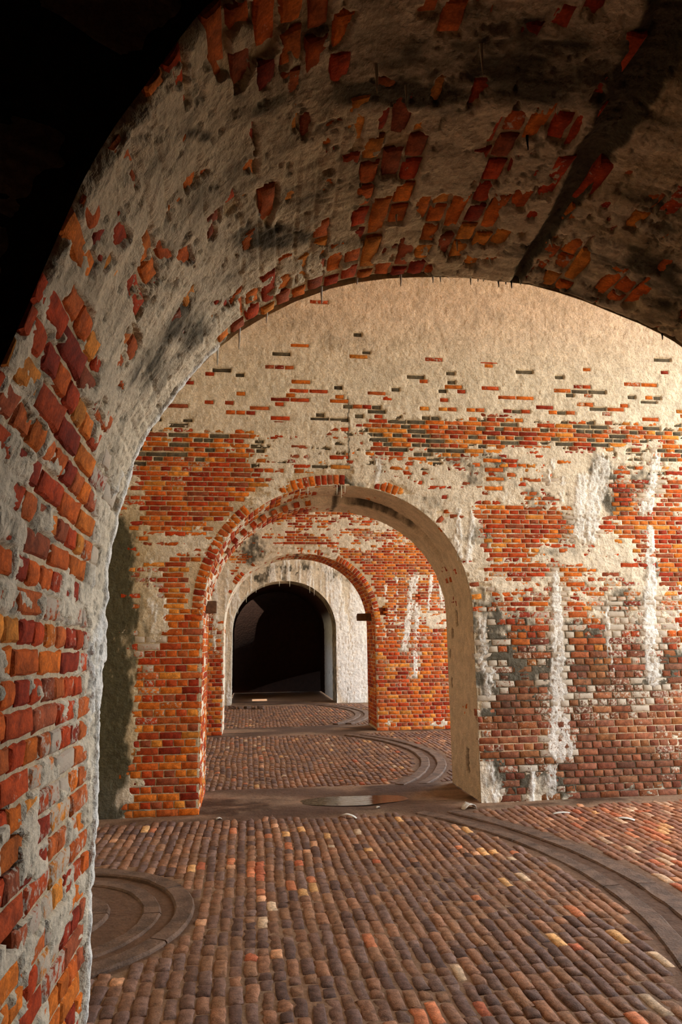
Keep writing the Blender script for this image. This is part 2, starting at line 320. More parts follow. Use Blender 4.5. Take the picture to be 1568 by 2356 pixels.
NVC=[(2.08,2.25,3.75,3.94,-4.27,0.89,-0.50),(2.24,2.12,13.22,6.86,-10.55,3.02,-0.40),(2.26,1.80,16.46,8.88,-14.27,5.18,-0.35),(1.70,1.94,1.14,4.60,-15.91,0.00,-0.45),(1.70,2.37,1.35,4.24,-10.13,0.32,-0.45),(1.57,1.92,1.32,4.16,-7.56,-0.38,-0.40),(1.50,2.31,0.52,4.87,-5.15,-0.35,-0.30),(1.91,2.01,2.63,4.25,-14.45,2.36,-0.35),(0.71,2.52,1.73,6.23,-7.31,-2.89,-0.50),(1.08,2.25,1.24,5.86,-10.85,-2.93,-0.25),(1.42,1.88,1.57,6.35,-8.17,-0.88,-0.35),(1.20,2.53,1.50,8.08,-12.35,-2.22,-0.30),(1.07,1.99,1.53,6.18,-12.89,-3.86,-0.30),(0.90,2.53,0.00,6.46,-10.23,-3.30,-0.30),(1.54,2.69,1.69,10.27,-1.60,-0.04,0.35),(1.77,2.75,3.20,12.95,-3.15,0.14,0.60),(2.51,2.46,4.68,1.26,-6.55,2.53,0.50),(2.78,2.51,6.61,0.78,-8.05,4.66,0.50),(2.16,2.50,18.10,9.16,-6.65,1.47,0.30),(3.13,1.43,21.74,3.67,-5.54,8.73,-0.50),(3.18,1.56,33.96,5.09,-7.12,11.20,-0.40),(3.26,1.55,29.83,0.00,-4.42,9.54,-0.30),(3.38,1.53,36.72,0.00,-3.54,14.31,-0.40),(3.22,1.42,12.61,2.43,-14.41,34.03,-0.30),(3.25,1.87,15.91,0.00,-8.57,14.86,-0.35),(3.38,1.84,22.16,-2.30,-6.39,15.53,-0.35),(3.31,1.94,15.91,0.00,-4.90,9.91,-0.20),(3.26,2.08,24.48,0.00,-6.96,12.08,-0.45),(3.39,2.11,12.73,0.00,-7.96,16.10,-0.35),(3.49,2.12,24.64,-2.08,-7.11,19.18,-0.35),(3.12,1.98,9.77,1.01,-12.53,15.21,-0.25),(2.92,2.01,8.44,1.63,-22.61,18.64,-0.30),(2.82,1.87,28.24,2.72,-26.89,20.41,-0.20),(3.68,1.90,20.28,-4.21,-0.94,10.10,-0.45),(3.61,2.07,25.54,-4.31,-2.49,10.08,-0.30),(3.70,2.07,24.64,-4.16,-3.08,16.62,-0.40),(3.79,2.02,24.48,-4.40,0.00,12.88,-0.35),(3.69,2.42,16.62,-3.20,-1.71,7.69,-0.42),(3.62,2.60,10.76,-1.26,-3.12,11.57,-0.22),(3.77,2.34,19.72,-4.20,-1.56,10.50,-0.40),(3.90,2.32,19.40,-4.13,-1.02,13.78,-0.30),(3.99,2.34,20.46,-5.81,0.00,8.14,-0.42),(4.11,2.39,14.32,-3.86,0.00,9.66,-0.35),(4.03,2.53,19.09,-4.91,0.00,12.27,-0.40),(4.09,1.90,14.32,-5.52,0.00,13.80,-0.45),(4.07,2.01,17.32,-6.23,0.92,9.97,-0.45),(4.24,1.90,17.24,-7.16,1.06,11.45,-0.55),(4.11,2.11,20.64,-6.96,1.29,15.67,-0.35),(4.05,2.20,20.68,-6.56,0.91,11.08,-0.30),(4.56,2.54,12.01,-5.97,2.78,6.75,-0.50),(4.78,2.61,10.08,-5.73,6.24,8.42,-0.40),(4.56,2.67,16.71,-6.44,5.97,16.10,-0.30),(4.22,1.75,12.45,-5.60,6.23,29.40,-0.15),(3.48,2.40,24.61,-1.66,-12.65,28.46,-0.40),(3.60,1.73,28.00,-3.44,-7.64,36.07,-0.30),(3.74,1.56,20.46,-5.52,0.00,19.32,-0.20),(3.43,1.59,21.37,-2.88,-6.41,20.19,-0.15),(2.68,1.62,14.33,7.25,-30.45,21.75,-0.40),(2.59,1.59,17.05,4.60,-34.10,23.00,-0.35),(2.42,1.59,11.26,5.70,-16.05,7.98,-0.40),(2.30,1.55,7.96,7.16,-19.09,8.59,-0.40),(2.33,1.68,14.69,5.40,-17.63,7.57,-0.30),(2.43,1.85,15.91,8.59,-15.91,6.87,-0.35),(2.53,2.26,14.69,4.95,-20.81,9.08,-0.20),(3.13,1.78,4.21,0.52,-14.28,21.67,0.30),(2.86,1.47,8.57,3.30,-13.46,13.21,0.30),(2.68,1.43,8.15,3.14,-15.14,12.57,0.25),(3.92,2.14,10.61,-2.68,0.00,12.08,0.20)]
NVD=[(3.28,2.26,5.21,0.00,-11.02,16.52,0.55),(2.86,2.33,7.92,0.51,-9.96,6.72,0.35),(2.64,2.26,7.31,1.64,-9.48,5.02,0.30),(3.66,1.79,8.13,-1.83,-2.03,21.93,0.45),(3.57,1.77,14.63,-1.64,-5.08,27.41,0.25),(3.90,1.67,11.69,-4.30,0.00,14.05,0.30),(3.02,1.63,16.90,2.28,-41.19,42.75,0.60),(2.23,1.54,14.69,9.91,-17.63,7.43,0.25),(3.20,1.66,10.97,1.48,-15.36,23.69,0.25),(2.95,1.52,10.91,1.84,-20.46,20.70,0.20),(3.81,1.81,7.96,-1.79,0.00,12.88,0.35),(4.10,2.25,20.68,-6.56,1.22,14.77,0.20),(2.76,1.76,4.91,1.10,-65.47,49.69,0.20),(2.00,1.78,4.77,9.66,-14.32,3.22,0.20),(4.01,1.67,6.56,-2.42,0.72,6.76,0.20),(4.83,2.39,8.63,-5.09,5.66,8.73,0.25),(1.19,1.93,0.00,7.16,-19.09,-4.77,0.40),(1.09,1.89,2.77,11.20,-20.75,-6.72,0.40)]
NVW=[(2.22,2.57,5.82,3.67,-2.38,0.57,0.50),(1.39,2.72,1.81,7.34,-0.93,-0.09,0.60),(2.79,2.48,4.99,0.59,-7.81,4.68,0.50),(1.24,2.36,1.51,4.07,-3.86,-0.76,0.45),(0.92,2.24,1.31,4.14,-7.66,-2.66,0.50),(1.82,2.34,1.26,4.52,-11.72,0.75,0.30),(2.48,2.56,6.16,2.08,-9.24,3.32,0.40),(1.82,2.01,0.86,4.08,-13.39,1.17,0.35)]
W1L=[([(3.47,2.46),(3.44,1.57),(3.37,0.91),(3.40,0.52)],0.036,0.107,1.00),([(4.86,3.89),(4.76,3.54),(4.66,3.22)],0.044,0.062,0.90),([(4.69,2.96),(4.57,2.05),(4.54,1.27)],0.040,0.076,1.00),([(4.05,2.10),(4.05,1.71),(4.06,1.37)],0.053,0.040,0.60),([(3.86,3.58),(3.78,2.93)],0.062,0.062,0.90),([(4.14,3.74),(4.00,3.37),(3.92,2.88)],0.107,0.071,0.90),([(2.35,3.17),(2.31,2.60)],0.036,0.053,0.70),([(2.52,3.15),(2.45,2.60)],0.027,0.044,0.70),([(2.57,1.92),(2.56,1.40)],0.044,0.062,0.70),([(2.63,1.37),(2.61,1.12)],0.089,0.044,0.60),([(3.06,0.33),(3.02,-0.00)],0.031,0.040,0.70),([(3.26,0.32),(3.22,-0.03)],0.062,0.071,0.70),([(2.57,0.35),(2.63,-0.01)],0.062,0.124,0.55),([(1.43,3.72),(1.41,3.49)],0.044,0.027,0.80),([(3.52,3.78),(3.46,3.52)],0.044,0.036,0.60),([(3.64,3.58),(3.60,3.31)],0.027,0.027,0.60),([(-1.01,2.18),(-0.99,1.86)],0.080,0.044,0.50),([(-0.89,2.20),(-0.89,1.95)],0.027,0.022,0.50),([(4.25,2.15),(4.23,1.85)],0.018,0.027,0.40),([(4.96,2.30),(4.90,1.80)],0.036,0.036,0.50),([(-1.06,2.59),(-1.06,2.31)],0.036,0.022,0.40),([(2.92,3.46),(2.93,3.20)],0.089,0.044,0.40)]
W2L=[([(3.29,2.98),(3.16,2.18),(3.05,1.56)],0.073,0.048,1.00),([(3.32,2.39),(3.31,1.83),(3.24,1.06)],0.073,0.048,0.70),([(3.65,3.00),(3.56,2.35)],0.040,0.032,0.90),([(3.83,2.83),(3.86,2.35)],0.040,0.032,0.90),([(2.95,2.74),(2.89,2.14)],0.024,0.032,0.60),([(2.70,2.79),(2.69,2.63)],0.032,0.016,0.70),([(2.93,2.98),(2.93,2.87)],0.032,0.024,0.70),([(-0.69,2.96),(-0.65,1.55)],0.048,0.040,0.70),([(-0.46,3.13),(-0.47,2.37)],0.040,0.032,0.50),([(1.94,3.05),(1.92,2.87)],0.032,0.024,0.70)]
W3L=[([(2.51,3.40),(2.46,2.16),(2.79,0.21)],0.118,0.165,0.90),([(3.08,2.90),(3.18,1.41),(3.10,0.08)],0.188,0.236,1.00),([(2.69,2.40),(2.67,0.69)],0.118,0.165,1.00),([(0.56,3.78),(0.56,3.41)],0.047,0.035,0.70),([(1.10,3.96),(1.09,3.41)],0.047,0.047,0.90),([(1.75,3.85),(1.71,3.28)],0.059,0.047,0.70),([(0.94,3.91),(0.89,3.53)],0.035,0.035,0.60)]
# ------------------------------------------------------------------ profiles
def dens(P, n):
    P = np.array(P, float); d = np.r_[0, np.cumsum(np.hypot(*np.diff(P, axis=0).T))]
    t = np.linspace(0, d[-1], n)
    return np.c_[np.interp(t, d, P[:, 0]), np.interp(t, d, P[:, 1])], d[-1]

def smooth_poly(P, k):
    for _ in range(k):
        Q = P.copy(); Q[1:-1] = .25*P[:-2]+.5*P[1:-1]+.25*P[2:]; P = Q
    return P

NFP = [(-.54,0),(-.54,.6),(-.545,1.3),(-.549,1.85),(-.545,2.02),(-.533,2.118),(-.513,2.216),(-.482,2.338),(-.458,2.427),(-.422,2.517),(-.357,2.623),(-.286,2.729),(-.206,2.824),(-.137,2.905),(-.072,2.967),(0,3.017),(.077,3.066),(.217,3.149),(.36,3.205),(.53,3.247),(.739,3.268),(.926,3.276),(1.052,3.265),(1.193,3.265),(1.243,3.25),(1.422,3.207),(1.575,3.147),(1.754,3.082),(1.894,3.006),(2.05,2.88),(2.2,2.7),(2.32,2.5),(2.40,2.28),(2.43,2.0),(2.43,1.3),(2.43,.6),(2.43,0)]
NNP = [(-.56,0),(-.56,.6),(-.56,1.3),(-.555,1.85),(-.54,2.05),(-.51,2.15),(-.457,2.283),(-.404,2.467),(-.36,2.6),(-.308,2.737),(-.233,2.866),(-.17,2.985),(-.112,3.095),(-.03,3.17),(.08,3.24),(.22,3.30),(.36,3.34),(.53,3.365),(.739,3.375),(.926,3.38),(1.052,3.375),(1.193,3.37),(1.243,3.36),(1.422,3.32),(1.575,3.27),(1.754,3.19),(1.894,3.1),(2.05,2.95),(2.2,2.76),(2.32,2.53),(2.40,2.3),(2.43,2.0),(2.43,1.3),(2.43,.6),(2.43,0)]
NPF = 1000
FP, LNEAR = dens(NFP, NPF); NP_, _ = dens(NNP, NPF)
FP = smooth_poly(FP, 60); NP_ = smooth_poly(NP_, 120)

def arch_profile(xc, a, zs, b, n=700, e=2.12):
    th = np.linspace(math.pi, 0, 200)
    P = [(xc-a, 0), (xc-a, zs*.5)] + [(xc+a*math.copysign(abs(math.cos(t))**(2/e), math.cos(t)), zs+b*abs(math.sin(t))**(2/e)) for t in th] + [(xc+a, zs*.5), (xc+a, 0)]
    return dens(P, n)

def prof_normals(P):
    T = np.gradient(P, axis=0); T /= np.hypot(T[:, 0], T[:, 1])[:, None]+1e-12
    return T, np.c_[T[:, 1], -T[:, 0]]

class Soffit:
    """the inner surface of an arch: near profile, far profile and depth; u = arc length, y = depth"""
    def __init__(s, Pn, Pf, L, y0, y1, step=0.0, ystep=.55):
        s.Pn, s.Pf, s.L, s.y0, s.y1, s.step, s.ystep = Pn, Pf, L, y0, y1, step, ystep
        s.Tn, s.Nn = prof_normals(Pn); s.Tf, s.Nf = prof_normals(Pf)
        s.S = np.linspace(0, L, len(Pn))
    def at(s, u, y):
        v = np.clip((y-s.y0)/(s.y1-s.y0), -.2, 1.2)
        def ip(A, B, k): return np.interp(u, s.S, A[:, k])*(1-v)+np.interp(u, s.S, B[:, k])*v
        X, Z = ip(s.Pn, s.Pf, 0), ip(s.Pn, s.Pf, 1)
        nx, nz = ip(s.Nn, s.Nf, 0), ip(s.Nn, s.Nf, 1)
        l = np.hypot(nx, nz); nx, nz = nx/l, nz/l
        if s.step:
            k = s.step*np.clip(-nz, 0, 1)**1.3*sst(s.ystep-.015, s.ystep+.015, v)
            X, Z = X+nx*k, Z+nz*k
        return np.stack([X, y+0*X, Z], -1), np.stack([nx, 0*nx, nz], -1)

# ------------------------------------------------------------------ brick bond on a wall face
def course_table(top, zsw=1.95, p0=.075, p1=.0555):
    z = 0; out = []
    while z < top:
        p = p0 if z < zsw else p1
        out.append((z, z+p)); z += p
    return np.array(out)

def bond_index(u, v, CT, L=.225, seed=0):
    """course and brick number of every point, and distance to the nearest joint"""
    ci = np.clip(np.searchsorted(CT[:, 0], v, side='right')-1, 0, len(CT)-1)
    ln = np.where(ci % 2 == 0, L, L/2)
    off = hsh(ci, 0, 31+seed)*.03 + np.where(ci % 2 == 0, 0, L/4)
    bi = np.floor((u+off)/ln)
    fu = (u+off)-bi*ln
    du = np.minimum(fu, ln-fu); dv = np.minimum(v-CT[ci, 0], CT[ci, 1]-v)
    return ci, bi.astype(int), np.minimum(du, dv)

def bond_bricks(u0, u1, CT, L=.225, seed=0):
    for ci in range(len(CT)):
        ln = L if ci % 2 == 0 else L/2
        off = float(hsh(ci, 0, 31+seed))*.03 + (0 if ci % 2 == 0 else L/4)
        for bi in range(int(math.floor((u0+off)/ln)), int(math.ceil((u1+off)/ln))):
            yield ci, bi, bi*ln-off+ln/2, (CT[ci, 0]+CT[ci, 1])/2, ln, CT[ci, 1]-CT[ci, 0]

BSH = {'s': (.215, .065, .06, 3, 2, {}), 'h': (.103, .065, .06, 2, 2, {}), 's2': (.215, .0465, .06, 3, 2, {}), 'h2': (.103, .0465, .06, 2, 2, {})}
BSHN = {'s': (.213, .065, .05, 4, 2, {'rough': .0018, 'cham': .007}), 'h': (.101, .065, .05, 3, 2, {'rough': .0018, 'cham': .007})}

C_MORTAR = np.array(lin(203, 178, 144)); C_PLAST = np.array(lin(221, 202, 176)); C_BOUNCE_PINK = np.array(lin(228, 184, 156))
C_LIME = np.array(lin(236, 228, 218)); C_GREEN = np.array(lin(44, 44, 20)); C_BLACK = np.array(lin(38, 33, 26)); C_YEL = np.array(lin(172, 140, 78))

def mixc(a, b, f): return a*(1-f[..., None]) + b*f[..., None]

def wall_sheet(Y, x0, x1, z0, z1, res, prof, FN, CT, seed, holes=()):
    """grid of a wall face towards the camera with the arch cut out; returns verts, quads, colours"""
    nx = int((x1-x0)/res)+1; nz = int((z1-z0)/res)+1
    X, Z = np.meshgrid(np.linspace(x0, x1, nx), np.linspace(z0, z1, nz))
    P, _ = prof
    xl, xr = P[:, 0].min(), P[:, 0].max()
    k = np.argsort(P[:, 0]); topz = np.interp(X, P[k, 0], P[k, 1])
    ins = (X > xl) & (X < xr) & (Z < topz)
    Q = grid_quads(nz, nx); fi = ins.ravel()
    keep = ~fi[Q].all(1)
    edge = np.zeros(nx*nz, bool); edge[np.unique(Q[keep])] = True; edge &= fi
    ei = np.where(edge)[0]; xf, zf = X.ravel().copy(), Z.ravel().copy()
    for i in ei:
        d = (P[:, 0]-xf[i])**2+(P[:, 1]-zf[i])**2; j = d.argmin(); xf[i], zf[i] = P[j]
    X, Z = xf, zf
    h, col, _ = FN(X, Z, CT, seed)
    for (hx, hz, rx, rz, dp) in holes:
        m_ = (np.abs(X-hx) < rx) & (np.abs(Z-hz) < rz)
        h = np.where(m_, -dp, h); col = np.where(m_[:, None], np.array((*lin(120, 62, 36), 1)), col)
    V = np.stack([X, Y-h, Z], -1)
    used = np.unique(Q[keep]); rm = -np.ones(len(V), int); rm[used] = np.arange(len(used))
    return V[used], rm[Q[keep]][:, ::1], col[used]

def finish_cov(cov, u, v, ci, bi, dj, seed, bw=.36, fine=.5):
    """coverage of limewash: wide field broken up brick by brick and by crumbling edges"""
    br = hsh(ci, bi, 900+seed)-.5
    c = cov + bw*br + fine*(fbm(u*16, v*26, seed+50, 5)-.5) + .30*(fbm(u*2.6, v*4.2, seed+60, 3)-.5)
    c = c + .34*(fbm(u*2.4, v*13, seed+64, 3)-.5)
    c = c + .10*(1-sst(.0, .012, dj))
    return c, br

def lay(arr_u, arr_v, base_cov, lime, dark, green_bias, seed, ci, bi, dj, extra_exposed=None, sunk=None, bounce_pink=None, yellow=None, plaster=C_PLAST):
    c, br = finish_cov(base_cov, arr_u, arr_v, ci, bi, dj, seed)
    if extra_exposed is not None: c = np.where(extra_exposed & (dj > .004), -.2+.5*(fbm(arr_u*40, arr_v*40, seed+9, 2) > .66), c)
    t = sst(.47, .56, c)
    n = fbm(arr_u*18, arr_v*18, seed+80, 4)-.5; n2 = fbm(arr_u*3.1, arr_v*3.1, seed+90, 3)-.5
    h = -.0085*(1-t) + t*(.0045 + .016*n + .007*n2) + .003*(1-t)*n
    if sunk is not None: h = np.where(sunk & (t < .5) & (dj > .003), -.024, h)
    crust = fbm(arr_u*46, arr_v*24, seed+70, 4); run = fbm(arr_u*30, arr_v*2.5, seed+71, 3)
    lt = sst(.30, .72, lime*(-.15+1.5*crust+.75*run))
    h = h + lt*(.003+.014*crust) + .004*lt*(run-.5)
    h = h - .0060*t*(1-lt)*(1-sst(.0, .012, dj))*sst(.4, .65, fbm(arr_u*1.9, arr_v*5, seed+72, 3))
    col = mixc(np.broadcast_to(C_MORTAR, arr_u.shape+(3,)), plaster, t)
    g1 = fbm(arr_u*6, arr_v*6, seed+21, 4); g2 = fbm(arr_u*28, arr_v*9, seed+23, 3)
    if bounce_pink is not None: col = mixc(col, C_BOUNCE_PINK, bounce_pink*t)  # warm light bounced off the floor, painted into the upper limewash
    if yellow is not None: col = mixc(col, C_YEL, yellow)
    col = mixc(col, np.array(lin(150, 128, 96)), .14*sst(.5, .72, g1))
    col = mixc(col, C_LIME, lt*(.5+.5*crust))
    g3 = fbm(arr_u*17, arr_v*13, seed+24, 4)
    dk = sst(.18, .75, dark*(.0+.8*g2+.9*g3+.5*(g1-.5)))
    col = mixc(col, mixc(np.broadcast_to(C_BLACK, col.shape), C_GREEN, np.clip(green_bias+0*g1, 0, 1)), dk*.88*(1-.7*lt))
    return h, np.concatenate([col, np.ones(arr_u.shape+(1,))], -1), c

def make_face_fn(kind):
    def fn(X, Z, CT, seed):
        X = np.asarray(X, float); Z = np.asarray(Z, float)
        ci, bi, dj = bond_index(X, Z, CT, seed=seed)
        if kind == 1:
            up = sst(3.95, 4.55, Z + .25*(fbm(X*1.2, Z*1.2, 3, 3)-.5))
            cov = .405 + .5*sst(-1.2, -1.45, X)*(1-sst(2.8, 3.2, Z)) + .77*up + blobs(W1C, X, Z)*(1-.75*up)
            lime = streaks(W1L, X, Z, 5); dark = blobs(W1D, X, Z) + (1.7*sst(-1.12+.5*(fbm(X*3, Z*2.2, 95, 3)-.5), -1.5, X) + .55*sst(-.8, -1.2, X)*sst(.4, .6, fbm(X*5, Z*2.5, 96, 3)))*(1-sst(2.7, 3.3, Z)) + .55*sst(.48, .72, fbm(X*1.9, Z*2.8, 8, 4))*sst(4.15, 3.75, Z)*(.4+.6*sst(.2, 1.2, X)) + 1.3*np.exp(-((X-1.09-.22*(fbm(Z*2.6, 0*Z, 5, 4)-.5)-.06*sst(3.5, 5, Z))/.008)**2)*(Z > 3.3)*(1-sst(4.3, 4.8, Z))*sst(.3, .5, fbm(Z*5, 0*Z, 6, 2))
            pr = .22*(1-sst(4.15, 4.95, Z)) + .06*(1-sst(4.7, 5.4, Z)) + .006
            ex = (hsh(ci, bi, 411) < pr) & (up > .3)
            sk_ = (hsh(ci, bi, 812) < .32) & (CT[ci, 0] > 3.6)
            return lay(X, Z, cov, lime, dark, .35+.6*(X < -.6), seed, ci, bi, dj, ex, sk_, bounce_pink=.55*sst(4.6, 5.9, Z), yellow=.55*sst(.0, .5, -.75-X)*sst(.1, .6, Z)*(1-sst(3.0, 3.6, Z)))
        if kind == 2:
            cov = .31 + blobs(W2C, X, Z) + .4*sst(4.2, 4.8, Z)
            return lay(X, Z, cov, streaks(W2L, X, Z, 6), blobs(W2D, X, Z), .2+0*X, seed, ci, bi, dj)
        cov = .85 + 0*X
        fine = .75*sst(.50, .66, fbm(X*9, Z*.9, 44, 3))
        return lay(X, Z, cov, np.maximum(streaks(W3L, X, Z, 7), fine), blobs(W3D, X, Z)+.45*sst(2.7, 3.6, Z)*(fbm(X*5, Z*2, 3, 3) > .5), .3+0*X, seed, ci, bi, dj)
    return fn

def face_bricks(BK, Y, x0, x1, CT, prof, FN, seed, limeF, washF, darkF, grey, ring, wtop=0.0, zmax=9):
    """bricks of a wall face that stand clear of the limewash, and the radial bricks of the arch ring"""
    P, L = prof; T, NN = prof_normals(P)
    xl, xr = P[:, 0].min(), P[:, 0].max(); k = np.argsort(P[:, 0])
    rows = [r for r in bond_bricks(x0, x1, CT, seed=seed) if r[3] < zmax]
    cu = np.array([r[2] for r in rows]); cv = np.array([r[3] for r in rows])
    _, _, c0 = FN(cu, cv, CT, seed)
    samples = [FN(cu+a*.07*np.array([1 if r[0] % 2 == 0 else .5 for r in rows]), cv+b*.015, CT, seed)[2] for a in (-1, 1) for b in (-1, 1)]
    cm = np.minimum.reduce([c0]+samples)
    ws = blobs(washF, cu, cv) + .45*streaks([(p_, a_+.05, b_+.06, v_) for p_, a_, b_, v_ in limeF], cu, cv, 5); dk = blobs(darkF, cu, cv)
    wn = fbm(cu*1.7, cv*1.7, seed+3, 3)
    for (ci, bi, u, v, ln, hh), c, w, d, n_ in zip(rows, cm, ws, dk, wn):
        if c > .545: continue
        # keep clear of the arch ring
        dmin = np.hypot(P[:, 0]-u, P[:, 1]-v).min()
        inside = xl < u < xr and v < np.interp(u, P[k, 0], P[k, 1])
        if inside or (v > AZS+.1 and dmin < ring+.5*hh+ln*.18) or (v <= AZS+.1 and xl-ln*.4 < u < xr+ln*.4): 
            if not inside and v <= AZS+.1:
                # closer at the jamb: shortened brick that ends on the corner
                if u < xl: a0, a1 = u-ln/2, xl
                else: a0, a1 = xr, u+ln/2
                if a1-a0 < .03: continue
                u = (a0+a1)/2; ln = a1-a0+.006
            else: continue
        k2 = 's' if ln > .15 else 'h'
        if hh < .065: k2 += '2'
        isgrey = v-hh/2 > 3.6 and hsh(ci, bi, 812) < grey
        col = np.array(tone(ci, bi, 600+seed))
        if isgrey: col = np.array(lin(96, 84, 65))*(.7+.5*hsh(ci, bi, 813))
        d_ = .62*np.clip(d, 0, 1)*(.35+.9*hsh(ci, bi, 821)); col = col*(1-d_) + np.array(lin(74, 60, 46))*d_
        ww = float(np.clip(.12 + (.05 if u > 1.8 else 0) + .7*(n_-.45) + w + .40*(hsh(ci, bi, 815)-.5), 0.0, .95))
        br_ = (.72 if seed == 1 else 0)*min(1, max(0, (u-2.0)/.6))*min(1, max(0, (1.75-v)/.5)); g_ = float(col.mean())
        col = col*(1-br_) + np.array(lin(124, 82, 60))*(.45+.9*hsh(ci, bi, 820))*br_
        if isgrey: ww = 0
        dep = .003*(hsh(ci, bi, 816)-.5) - (.016 if isgrey else 0)
        sk = .012*(hsh(ci, bi, 817)-.5)
        A = (math.cos(sk), 0, math.sin(sk)); B = (-math.sin(sk), 0, math.cos(sk))
        BK.add((u, Y-dep, v), A, B, (0, -1, 0), ln-.009+.004*(hsh(ci, bi, 818)-.5), hh-.0095, col, ww, k2)
    # ring of radial bricks on edge around the arch head
    s = 0; i = 0; S = np.linspace(0, L, len(P))
    while s < L:
        s += .066; i += 1
        x, z = np.interp(s, S, P[:, 0]), np.interp(s, S, P[:, 1])
        if z < AZS-.02: continue
        nx, nz = np.interp(s, S, NN[:, 0]), np.interp(s, S, NN[:, 1]); l = math.hypot(nx, nz); nx, nz = nx/l, nz/l
        for lay_, (ra, rb) in enumerate(((.004, ring-.004),)):
            rm = (ra+rb)/2; cx, cz = x-nx*rm, z-nz*rm
            c = float(FN(np.array([cx]), np.array([cz]), CT, seed)[2][0])
            if c > .52: continue
            col = np.array(tone(i, 5, 700+seed)); d = float(blobs(darkF, np.array([cx]), np.array([cz]))[0])
            col = col*(1-.6*np.clip(d, 0, 1))
            BK.add((cx, Y-.002*hsh(i, 1, 5), cz), (-nx, 0, -nz), (nz, 0, -nx), (0, -1, 0), rb-ra, .056, col, float(np.clip(.15+.5*(hsh(i, 2, 9)-.4), 0, .8)), 's2' if rb-ra > .15 else 'h2')
# ------------------------------------------------------------------ arch soffits
def soffit_sheet(SF, us, ys, FN, CT, seed, round_near=.0, round_far=.0, holes=(), rims=((.22, -.012), (.03, .012))):
    U, Yg = np.meshgrid(us, ys, indexing='ij')
    h, col, _ = FN(U.ravel(), Yg.ravel(), CT, seed); h = h.reshape(U.shape); col = col.reshape(U.shape+(4,))
    for (hu, hy, ru, ry, dp) in holes:
        m_ = (np.abs(U-hu) < ru*(1+.5*(fbm(Yg*30, U*30, 4, 2)-.5))) & (np.abs(Yg-hy) < ry*(1+.5*(fbm(Yg*30+9, U*30, 5, 2)-.5)))
        h = np.where(m_, -dp, h); col = np.where(m_[..., None], np.array((*lin(70, 46, 30), 1)), col)
    if round_far:
        t = np.clip((Yg-(SF.y1-round_far))/round_far, 0, 1); h = h - round_far*(1-np.sqrt(1-t*t*.98))
    if round_near:
        t = np.clip(((SF.y0+round_near)-Yg)/round_near, 0, 1); h = h - round_near*(1-np.sqrt(1-t*t*.98))
    Pp, Nn = SF.at(U, Yg)
    V = Pp + Nn*h[..., None]
    if round_near > .03:
        V[..., 1] += (1-sst(0, .12, Yg-SF.y0))*(.10*(fbm(U*5, 0*U, 88, 4)-.45)); h = h - (1-sst(0, .05, Yg-SF.y0))*.05*fbm(U*9, Yg*9, 89, 3); V = np.stack([(Pp+Nn*h[..., None])[..., 0], V[..., 1], (Pp+Nn*h[..., None])[..., 2]], -1)
    # returns on to the two faces
    def rim(Pe, Ne, he, yoff, ds):
        R = []
        for d, dy in ds:
            q = Pe + Ne*(he-d)[:, None]; q[:, 1] = q[:, 1]+dy; R.append(q)
        return R
    hn = h[:, 0]; hf = h[:, -1]
    jag = .012*(fbm(us*9, us*0, seed+5, 3)-.5)
    Pp = Pp.copy(); Pp[..., 1] = V[..., 1]
    near = rim(Pp[:, 0], Nn[:, 0], hn, 0, [(rims[0][0], rims[0][1]), (.03, rims[0][1])])
    far = rim(Pp[:, -1], Nn[:, -1], hf, 0, [(.03, rims[1][1]), (.22, rims[1][1])])
    V = np.concatenate([np.stack(near, 1), V, np.stack(far, 1)], 1)
    C = np.concatenate([np.repeat(col[:, :1], 2, 1), col, np.repeat(col[:, -1:], 2, 1)], 1)
    n, k = V.shape[:2]
    return V.reshape(-1, 3), grid_quads(n, k), C.reshape(-1, 4)

def soffit_bricks(BK, SF, u0, u1, CT, FN, seed, washF, darkF, kinds=('s', 'h'), thr=.545, grey=0.0):
    rows = [r for r in bond_bricks(SF.y0-.02, SF.y1+.02, CT, seed=seed) if u0 < r[3] < u1]
    cy = np.array([r[2] for r in rows]); cu = np.array([r[3] for r in rows])
    hl = np.array([r[4] for r in rows])
    cm = np.minimum.reduce([FN(cu+b*.018, cy+a*hl*.3, CT, seed)[2] for a in (-1, 0, 1) for b in (-1, 1)])
    ws = blobs(washF, cu, cy); dk = blobs(darkF, cu, cy); wn = fbm(cu*2.2, cy*2.2, seed+3, 3)
    for (ci, bi, y, u, ln, hh), c, w, d, n_ in zip(rows, cm, ws, dk, wn):
        if c > thr: continue
        a0, a1 = max(y-ln/2, SF.y0+.004), min(y+ln/2, SF.y1-.012)
        if a1-a0 < .035: continue
        y = (a0+a1)/2; ln = a1-a0
        P1, N1 = SF.at(np.array([u]), np.array([y])); P1, N1 = P1[0], N1[0]
        Tt = np.array((-N1[2], 0, N1[0]))
        col = np.array(tone(ci, bi, 600+seed)); dd = np.clip(d, 0, 1)
        col = col*(1-.6*dd) + np.array(lin(60, 50, 36))*.6*dd
        ww = float(np.clip(.10 + .55*(n_-.45) + w + .3*(hsh(ci, bi, 815)-.5), 0, .92))
        tilt = .03*(hsh(ci, bi, 819)-.5)
        A = np.array((0, 1, 0)) + N1*tilt; A /= np.linalg.norm(A)
        B = np.cross(N1, A); B /= np.linalg.norm(B); N2 = np.cross(A, B)
        BK.add(P1+N1*(.0045*(hsh(ci, bi, 816)-.5)), A, B, N2, ln-.010, hh-.0095, col, ww, kinds[0] if ln > .15 else kinds[1])

